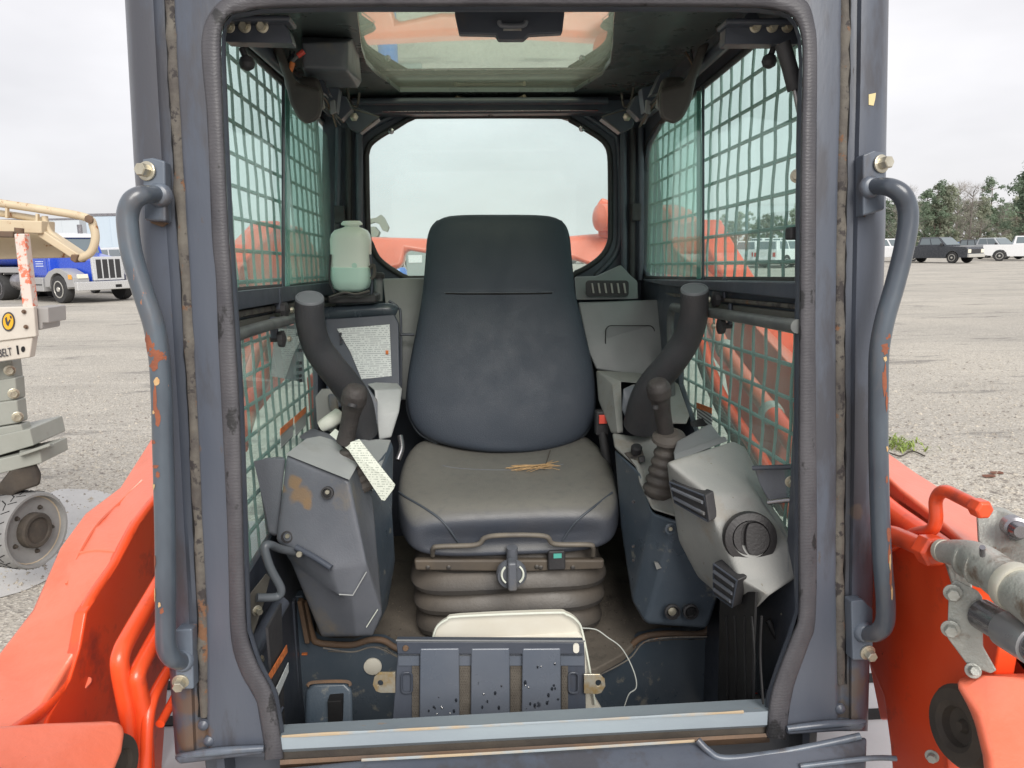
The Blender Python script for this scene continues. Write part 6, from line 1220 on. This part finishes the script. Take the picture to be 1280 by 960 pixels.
# ---- loose things in the footwell
FPn = 1.30
def Hfp(x, y, o=0): return hit(x, y, Vector((0, FPn-o, .7)), Vector((0, 1, -.10)).normalized())
fpl = slab('tread_plate', [Hfp(x, y) for x, y in ((497, 818), (731, 816), (733, 905), (490, 908))], (0, .012, 0), FRAME, None, bevel=.002)
tag(fpl, 'dark steel tread plate with three raised panels and ear tabs standing in the footwell', 'steel plate')
TP = M('treadplate_paint', (.10, .12, .155), .28, var=(.14, .155, .185), vscale=7, dirt=(.03, .035, .045), dscale=28, dlo=.66, dhi=.7, coat=.4)
slab('top_flange', [Hfp(x, y, .014) for x, y in ((495, 802), (730, 803), (731, 818), (497, 818))], (0, .02, 0), DARK, fpl, bevel=.002)
tube('flange_edge', [Hfp(495, 800.5, .016), Hfp(731, 801.5, .016)], .0018, PLASTM, fpl, 6)
for x0, x1 in ((525, 574), (589, 637), (653, 701)): slab('raised_panel', [Hfp(x, y, .016) for x, y in ((x0, 811), (x1, 810.5), (x1+.5, 905), (x0-1, 907))], (0, .014, 0), TP, fpl, bevel=.003)
for x0, x1 in ((498, 524), (574, 589), (637, 653), (701, 730)): slab('flat_strip', [Hfp(x, y, .004) for x, y in ((x0, 820), (x1, 820), (x1, 832), (x0, 832))], (0, .004, 0), TP, fpl, bevel=0)
KN = M('grip_mat', (.13, .115, .095), .8, var=(.07, .06, .05), vscale=30)
for x0, x1 in ((515, 524), (574.5, 588), (638, 652), (702, 710)):
    m_ = slab('grip_strip', [Hfp(x, y, .0045) for x, y in ((x0, 833), (x1, 833), (x1, 906), (x0, 906))], (0, .004, 0), KN, fpl, bevel=0)
    bm = bmesh.new(); row = 0; y = 835
    while y < 904:
        x = x0+1.5+(1.2 if row % 2 else 0)
        while x < x1-1:
            c = Hfp(x, y, .0045); s = .0016
            v_ = [bm.verts.new(c+Vector((dx*s, 0, dz*s*1.3))) for dx, dz in ((0, 1), (1, 0), (0, -1), (-1, 0))]; tpv = bm.verts.new(c+Vector((0, -.0016, 0)))
            for i in range(4): bm.faces.new((v_[i], v_[(i+1) % 4], tpv))
            x += 2.8
        y += 3.4; row += 1
    tag(bm_obj('grip_studs', bm, KN, fpl), kind='stuff')
for x0, x1 in ((502, 515), (711, 723)):
    q = rrect(x0, 841, x1, 866, 4, 3); tube('tie_loop', [Hfp(x, y, .008) for x, y in q+[q[0]]], .002, DARK, fpl, 6, straight=True)
for x, y in ((507, 810),): lathe('plate_screw', Hfp(x, y, .016), (0, -1, 0), [(.006, 0), (.005, .003)], RUSTY, fpl, 12)
slab('slot_hole', [Hfp(x, y, .0165) for x, y in rrect(716.5, 804.5, 724, 816.5, 3.5, 3)], (0, .004, 0), WHITE, fpl, bevel=0)
EAR = M('bare_steel_ear', (.62, .60, .52), .3, metal=.6, var=(.55, .38, .16), vscale=45, vamt=.3)
for pts, cx_ in (([(494, 841), (474, 841), (468, 846), (466, 856), (470, 864), (476, 866), (494, 866)], 475.5), ([(730, 843), (750, 843), (756, 849), (757, 858), (752, 866), (746, 868), (730, 867)], 748)):
    ts = [2*math.pi*k/16 for k in range(16)]
    slab('ear_tab', [Hfp(x, y, .012) for x, y in pts], (0, .004, 0), EAR, fpl, bevel=.001, holes=[[Hfp(cx_+3.6*math.cos(a), 854+4.0*math.sin(a), .012) for a in ts]])
bm = bmesh.new()
for k in range(46):
    x = random.choice([random.uniform(527, 572), random.uniform(591, 635), random.uniform(655, 699)]); y = 905-abs(random.gauss(0, 26)); y = max(y, 830)
    c = Hfp(x, y, .0185); s = random.uniform(.001, .0028); st_ = random.uniform(1, 2.2)
    vs = [bm.verts.new(c+Vector((math.cos(a)*s, 0, math.sin(a)*s*st_))) for a in [k_*1.047 for k_ in range(6)]]; tpv = bm.verts.new(c+Vector((0, -.0012, 0)))
    for i in range(6): bm.faces.new((vs[i], vs[(i+1) % 6], tpv))
tag(bm_obj('water_drops', bm, M('water_drop', (.03, .035, .045), .04, spec=1.0, coat=1), fpl), kind='stuff')
wb = slab('white_sheet', [HY(x, y, 1.36+(0 if y > 800 else .02)) for x, y in smooth_poly([(541, 800), (541, 795), (546, 784), (558, 775), (575, 770), (690, 765), (708, 767), (722, 776), (728, 790), (735, 830), (742, 870), (745, 910), (541, 910)], 3)], (0, .012, 0), WHITE, None, bevel=.004)
tag(wb, 'off white plastic sheet with rounded top leaning behind the steel tread plate', 'plastic sheet')
tube('sheet_rim', [HY(x, y, 1.352+(0 if y > 800 else .018)) for x, y in ((541, 798), (546, 784), (558, 775), (575, 770.5), (690, 766), (708, 768), (722, 777), (728, 790), (736, 830), (744, 880))], .0022, PAPER, wb, 6)
wi = tube('thin_wire', [HY(727, 785, 1.37), HY(745, 787, 1.37), HY(760, 797, 1.36), (HY(775, 808, 1.36)), HY(786, 825, 1.36), HY(794, 845, 1.355), HY(795, 860, 1.35), HY(786, 868, 1.35), HY(780, 885, 1.35)], .0012, M('wire_light', (.48, .50, .47), .4), None, 6)
tag(wi, 'thin pale wire dangling beside the white plastic sheet in the footwell', 'wire')

# ================================================================== LOADER ARMS, HYDRAULICS, BODY OUTSIDE
def armtop(name, O, I, mat, drop, side):
    """arm section: outer edge O and inner edge I traced on planes of constant X, with side walls going down"""
    rings = [[o, i, i+Vector((0, 0, -drop)), o+Vector((0, 0, -drop))] for o, i in zip(O, I)]
    o_ = loft(name, rings, mat, ROOT, smooth=False); b_ = o_.modifiers.new('b', 'BEVEL'); b_.width = .008; b_.segments = 3; b_.limit_method = 'ANGLE'; b_.angle_limit = R(35); b_.harden_normals = True
    for p in o_.data.polygons: p.use_smooth = True
    return o_
XO, XI = -.82, -.69
la = armtop('lift_arm', [HX(x, y, XO) for x, y in ((365, 335), (300, 405), (190, 545), (150, 608), (106, 640), (75, 682), (40, 760), (0, 812), (-60, 900))],
            [HX(x, y, XI) for x, y in ((372, 372), (320, 430), (222, 585), (175, 645), (147, 698), (108, 758), (98, 810), (50, 888), (-30, 960))], ORANGEF, .17, -1); la['label'] = 'left loader lift arm'
tube('arm_edge', [HX(x, y, XI-.004) for x, y in ((222, 590), (172, 652), (145, 702), (108, 760), (100, 812), (86, 848), (50, 890), (0, 926), (-30, 962))], .009, ORANGE, la, 8)
bpy.context.view_layer.update()
ontube('arm_weld', la, [(178, 600), (150, 628), (122, 655), (100, 690), (84, 730)], .0035, ORANGEF, la, .0, 6)
ontube('arm_weld', la, [(146, 690), (120, 688), (98, 692)], .003, ORANGEF, la, .0, 6)
relief('arm_gusset', [(-20, 945, 1.0), (50, 893, 1.08), (95, 845, 1.12), (115, 846, 1.12), (116, 852, 1.12), (68, 906, 1.06), (0, 960, 1.0)], [(0, 1, 2, 3, 4, 5, 6)], ORANGEF, ROOT, .02, .004)
slab('arm_inner_plate', [HX(x, y, -.685) for x, y in ((230, 590), (175, 652), (147, 705), (108, 765), (100, 812), (88, 850), (60, 900), (40, 1000), (200, 1000), (210, 860), (240, 700))], (-.02, 0, 0), ORANGE, ROOT, bevel=.004)
tube('hydraulic_tube', [HX(222, 690, -.60), HX(192, 742, -.60), HX(163, 792, -.60), (HX(152, 815, -.60)), HX(150, 835, -.60), HX(158, 880, -.60), HX(170, 940, -.60), HX(175, 1000, -.60)], .0135, ORANGE, ROOT)
tube('hydraulic_tube', [HX(215, 760, -.58), HX(185, 815, -.58), HX(172, 842, -.58), HX(173, 860, -.58), HX(180, 900, -.58), HX(184, 1000, -.58)], .013, ORANGE, ROOT)
tube('hydraulic_tube', [HX(225, 815, -.57), HX(200, 855, -.57), HX(189, 880, -.57), HX(184, 915, -.57), HX(182, 1000, -.57)], .009, ORANGE, ROOT)
tube('hydraulic_tube', [HX(245, 820, -.56), HX(214, 880, -.56), HX(200, 905, -.56)], .007, ORANGE, ROOT)
relief('arm_end_boss', [(-60, 912, .86), (60, 904, .92), (138, 901, .94), (151, 904, .94), (156, 914, .93), (152, 940, .90), (138, 975, .86), (120, 1020, .8), (-60, 1020, .72), (0, 975, .80)], [(0, 1, 9), (1, 2, 3, 4, 5, 6, 9), (0, 9, 7, 8), (9, 6, 7)], ORANGEF, ROOT, .20, .014)
lathe('rubber_stop', HY(150, 952, .97), (.97, -.12, .15), [(.035, -.03), (.037, .0), (.034, .006), (.018, .007), (.016, .001), (.004, .002)], MUD, ROOT, 28)
# right side
ra = armtop('lift_arm', [HX(x, y, .84) for x, y in ((845, 285), (905, 342), (995, 440), (1105, 562), (1145, 590), (1190, 618), (1250, 668), (1330, 740))],
            [HX(x, y, .70) for x, y in ((838, 305), (893, 352), (975, 440), (1085, 572), (1125, 610), (1170, 645), (1235, 705), (1300, 780))], ORANGEF, .17, 1); ra['label'] = 'right loader lift arm'
slab('arm_inner_plate', [HX(x, y, .64) for x, y in ((1060, 690), (1100, 675), (1165, 690), (1205, 715), (1250, 800), (1240, 860), (1180, 900), (1190, 1000), (1118, 1000), (1112, 930), (1104, 870), (1086, 828), (1070, 780))], (.03, 0, 0), ORANGE, ROOT, bevel=.004)
slab('arm_inner_plate', [HX(x, y, .70) for x, y in ((1090, 600), (1150, 640), (1240, 710), (1320, 800), (1320, 900), (1100, 900), (1060, 700))], (.02, 0, 0), ORANGE, ROOT, bevel=.004)
tube('hydraulic_tube', [HX(1085, 615, .66), HX(1112, 640, .66), HX(1150, 668, .66), HX(1205, 708, .66)], .021, ORANGE, ROOT)
tube('hydraulic_tube', [HX(1085, 668, .60), HX(1112, 668, .60), HX(1130, 674, .60), HX(1162, 688, .60)], .0145, ORANGE, ROOT)
tube('hydraulic_tube', [HX(1085, 690, .63), HX(1110, 684, .63), HX(1140, 668, .63), HX(1163, 663, .62), HX(1170, 650, .62), HX(1170, 625, .62), HX(1180, 614, .62), HX(1200, 622, .62), HX(1225, 635, .62)], .0095, ORANGE, ROOT)
VX = .60
vd = (HX(1300, 760, VX)-HX(1190, 695, VX)).normalized()
bm = bmesh.new(); A_lathe(bm, HX(1156, 684, VX), (HX(1195, 702, VX)-HX(1156, 684, VX)).normalized(), [(.018, 0), (.0235, .003), (.0235, .026), (.019, .030)], 6); bm_obj('hex_fitting', bm, ORANGE, ROOT, bevel=.0015)
bm = bmesh.new(); A_lathe(bm, HX(1218, 632, .62), (HX(1240, 642, .62)-HX(1218, 632, .62)).normalized(), [(.010, 0), (.0135, .002), (.0135, .020), (.010, .023)], 6); bm_obj('hex_fitting', bm, ORANGE, ROOT, bevel=.0015)
cp = tube('coupler_body', [HX(1180, 690, VX), HX(1198, 692, VX), HX(1222, 700, VX), HX(1250, 721, VX), HX(1310, 766, VX)], [.015, .019, .0235, .0265, .0275], STEEL, ROOT, 24); cp['label'] = 'cast grey hydraulic coupler body'
relief('coupler_lug', [(1220, 642, .97), (1228, 634, .98), (1252, 633, .98), (1285, 652, .93), (1300, 664, .90), (1300, 720, .86), (1256, 700, .90), (1244, 694, .92), (1222, 680, .96)], [(0, 1, 2, 7, 8), (2, 3, 4, 5, 6, 7)], STEEL, cp, .09, .007)
relief('coupler_flange', [(1176, 688, .975), (1190, 684, .97), (1214, 706, .94), (1216, 746, .92), (1208, 764, .93), (1196, 752, .94)], [(0, 1, 2, 3, 4, 5)], STEEL, cp, .03, .006)
for t_ in (.30, .62): lathe('cast_rib', HX(1198, 692, VX).lerp(HX(1250, 721, VX), t_), (HX(1250, 721, VX)-HX(1198, 692, VX)).normalized(), [(.0190+.005*t_, -.004), (.0235+.006*t_, -.002), (.0235+.006*t_, .002), (.0190+.005*t_, .004)], STEEL, cp, 24)
tube('grease_nipple', [HX(1228, 694, VX-.02), HX(1228, 684, VX-.03)], .0035, CHROME, cp, 8)
lathe('neck_ring', HX(1176, 688, VX), (HX(1214, 698, VX)-HX(1180, 690, VX)).normalized(), [(.014, 0), (.0165, .002), (.0165, .010), (.014, .012)], M('ring_steel', (.55, .53, .45), .4, metal=.4), cp, 20)
lathe('port_cap', HY(1268, 659, .925), (-.35, -.9, .1), [(.0155, -.01), (.0155, .010), (.012, .012), (.009, .024), (.008, .026), (.003, .026)], CHROME, cp, 24)
lathe('coupler_ring', HX(1262, 730, VX), vd, [(.026, 0), (.0305, .003), (.031, .012), (.029, .016), (.025, .016), (.022, .026), (.003, .028)], M('ring_steel', (.55, .53, .45), .4, metal=.4), cp, 28)
mp_ = relief('coupler_plate', [(1186, 733, .90), (1194, 724, .90), (1222, 738, .88), (1228, 746, .88), (1229, 808, .86), (1246, 838, .85), (1238, 842, .85), (1210, 832, .87), (1184, 797, .88)], [(0, 1, 2, 3, 4, 5, 6, 7, 8)], STEEL, ROOT, .008, .002)
bolt(HY(1191, 741, .892), (-.5, -.85, .1), .0115, mp_, STEEL); bolt(HY(1188, 786, .88), (-.5, -.85, .1), .0115, mp_, STEEL); bolt(HY(1216, 838, .862), (-.3, -.8, .4), .010, mp_, STEEL)
tube('lower_coupler', [HX(1228, 768, .60), HX(1262, 788, .60), HX(1320, 824, .60)], .0205, CHROME, ROOT, 24, straight=True)
lathe('coupler_sleeve', HX(1256, 785, .60), (HX(1320, 824, .60)-HX(1228, 768, .60)).normalized(), [(.022, 0), (.0240, .003), (.0240, .05), (.016, .052)], M('sleeve_grey', (.33, .33, .34), .35, metal=.5), ROOT, 24)
relief('arm_end_boss', [(1190, 847, .86), (1222, 843, .87), (1300, 840, .86), (1320, 1000, .73), (1234, 1000, .76), (1228, 945, .79), (1216, 895, .82)], [(0, 1, 2, 3, 4, 5, 6)], ORANGEF, ROOT, .16, .014)
lathe('rubber_stop', HY(1200, 908, .90), (-.97, -.10, .12), [(.055, -.04), (.056, .0), (.050, .008), (.034, .011), (.027, .006), (.024, -.004), (.010, -.006), (.006, .002), (.001, .002)], MUD, ROOT, 36)
bolt(HY(1165, 945, .95), (-.6, -.8, .1), .0095, ROOT, STEEL)
# pieces seen through the right windows
tube('lift_cylinder', [HX(888, 398, .60), HX(908, 440, .60), HX(962, 512, .60)], .019, ORANGEF, ROOT, 16)
tube('lift_cylinder', [HX(962, 512, .60), HX(1010, 580, .60), HX(1060, 650, .60)], .021, ORANGE, ROOT, 16)
lathe('hose_clamp', HX(906, 436, .60), (HX(908, 440, .60)-HX(888, 398, .60)).normalized(), [(.022, -.012), (.024, -.01), (.024, .01), (.022, .012)], STEEL, ROOT, 18); lathe('hose_clamp', HX(964, 516, .60), (HX(1010, 580, .60)-HX(962, 512, .60)).normalized(), [(.023, -.014), (.026, -.01), (.026, .012), (.022, .014)], STEEL, ROOT, 18)
tube('hydraulic_tube', [HX(872, 405, .62), HX(885, 450, .62), HX(905, 500, .62), HX(950, 570, .62), HX(1000, 660, .62)], .015, ORANGE, ROOT)
tube('hydraulic_hose', [HX(866, 410, .64), HX(882, 470, .64), HX(920, 550, .64), HX(980, 640, .64)], .013, MUD, ROOT)
slab('rear_tower', [HX(x, y, .74) for x, y in ((806, 262), (818, 256), (834, 262), (846, 280), (868, 275), (880, 300), (905, 345), (960, 430), (990, 520), (960, 600), (920, 560), (905, 470), (860, 400), (815, 345), (806, 330))], (.10, 0, 0), ORANGE, ROOT, bevel=.01)
slab('rear_tower', [HX(x, y, -.72) for x, y in ((362, 280), (350, 276), (344, 284), (330, 300), (300, 335), (296, 352), (296, 460), (320, 520), (360, 470), (400, 410), (400, 320), (380, 284))], (-.10, 0, 0), ORANGE, ROOT, bevel=.01)
tube('lift_cylinder', [HX(372, 400, -.62), HX(342, 440, -.62), HX(312, 510, -.62), HX(298, 560, -.62)], .022, ORANGE, ROOT, 16)
tube('hydraulic_tube', [HX(350, 405, -.58), HX(322, 440, -.58), HX(310, 480, -.58)], .013, ORANGEF, ROOT)
lathe('tower_pin', HX(330, 438, -.60), (1, 0, 0), [(.030, -.02), (.030, .01), (.02, .014)], ORANGEF, ROOT, 20)
# side body panels and deck seen in the gaps
BODYG = GAL
for s_ in (-1, 1):
    slab('track_deck', [Vector((s_*.50, 1.14, .66)), Vector((s_*.96, 1.14, .66)), Vector((s_*.96, 2.7, .66)), Vector((s_*.50, 2.7, .66))], (0, 0, -.03), BODYG, ROOT, bevel=.004)
for x, y in ((207, 858), (201, 903), (1098, 848), (1104, 893)):
    c = HZ(x, y, .66); box('deck_slot', (c.x-.05, c.y-.016, .6605), (c.x+.05, c.y+.016, .664), HOLE, ROOT, 0)
slab('cab_side_skirt', [HX(x, y, -.50) for x, y in ((210, 960), (240, 700), (398, 560), (398, 700), (330, 1050))], (-.02, 0, 0), DARK, ROOT, bevel=0) if False else None
slab('rear_body', [Vector((-.60, 2.42, .4)), Vector((.60, 2.42, .4)), Vector((.60, 2.42, 1.25)), Vector((-.60, 2.42, 1.25))], (0, .5, 0), ORANGE, ROOT, bevel=.01)
# undercarriage: two rubber tracks so that the machine stands on the ground
for X_ in (-.80, .46):
    prof = [(1.0, .18), (1.08, .05), (1.2, 0), (2.7, 0), (2.95, .1), (3.05, .3), (2.95, .55), (2.7, .62), (1.3, .36)]
    slab('rubber_track', [Vector((X_, a, b_)) for a, b_ in prof], (.34, 0, 0), BLACK, ROOT, bevel=.02)
slab('belly_frame', [Vector((-.46, 1.05, .22)), Vector((.46, 1.05, .22)), Vector((.46, 2.9, .22)), Vector((-.46, 2.9, .22))], (0, 0, .30), DARK, ROOT, bevel=.01)
# rear cross tube with pin boss, seen through the rear window
ct = relief('rear_cross_member', [(405, 303, 3.2), (460, 296, 3.2), (500, 297, 3.2), (560, 299, 3.2), (640, 300, 3.2), (700, 296, 3.2), (735, 293, 3.2), (775, 290, 3.2), (790, 300, 3.15), (785, 318, 3.15), (745, 334, 3.12), (720, 325, 3.15), (640, 322, 3.15), (560, 322, 3.15), (506, 312, 3.15), (502, 335, 3.12), (460, 345, 3.12), (405, 330, 3.12)],
            [(0, 1, 2, 14, 15, 16, 17), (2, 3, 13, 14), (3, 4, 12, 13), (4, 5, 11, 12), (5, 6, 7, 8, 9, 10, 11)], ORANGEF, ROOT, .12, .03)
lathe('pin_boss', HY(757, 272, 3.12), (-.9, -.4, 0), [(.055, -.05), (.055, .03), (.03, .045), (.02, .05)], ORANGEF, ct, 24)
relief('pin_plate', [(746, 256, 3.16), (752, 247, 3.16), (760, 250, 3.16), (775, 262, 3.16), (780, 300, 3.16), (748, 296, 3.16)], [(0, 1, 2, 3, 4, 5)], ORANGEF, ct, .03, .01)
# grey enclosure and blue thing standing behind the machine
d = HY(519, 322, 9.0); bx_ = empty('grey_equipment_box', (d.x, d.y, 0), 'grey equipment cabinet behind the machine seen low in the rear window', 'cabinet')
box('cabinet_body', (d.x-.11, d.y, d.z-1.1), (d.x+.16, d.y+.3, d.z+.13), M('cabinet_grey', (.24, .28, .27), .5), bx_, .02); box('cabinet_badge', (d.x-.08, d.y-.006, d.z-.06), (d.x+.08, d.y-.001, d.z+.03), PRINT, bx_, 0)
d = HY(497, 338, 8.0); bb = lathe('blue_barrel', (d.x, d.y, 0), (0, 0, 1), [(.09, 0), (.1, .02), (.1, d.z), (.08, d.z+.03), (.01, d.z+.03)], PBL, None, 20); tag(bb, 'blue drum standing behind the machine low in the rear window', 'drum')
# ---- grey loader attachment seen far behind through the rear window
d = HY(478, 296, 40); er = empty('far_excavator', (d.x, d.y, 0), 'grey green excavator arm far beyond the rear window, left of the seat', 'excavator')
GE = M('far_machine', (.22, .23, .19), .6)
slab('boom', [HY(x, y, 40) for x, y in ((459, 274), (470, 272), (476, 268), (480, 272), (486, 284), (484, 290), (478, 288), (474, 280), (468, 278), (459, 281))], (0, .5, 0), GE, er, bevel=.03)
slab('bucket', [HY(x, y, 40) for x, y in ((459, 284), (468, 283), (474, 290), (472, 296), (459, 298))], (0, .8, 0), GE, er, bevel=.03)
slab('undercarriage', [HY(452, 297, 40), HY(482, 296, 40), HY(480, 330, 40), HY(454, 330, 40)], (0, 1.5, 0), GE, er, bevel=.05)
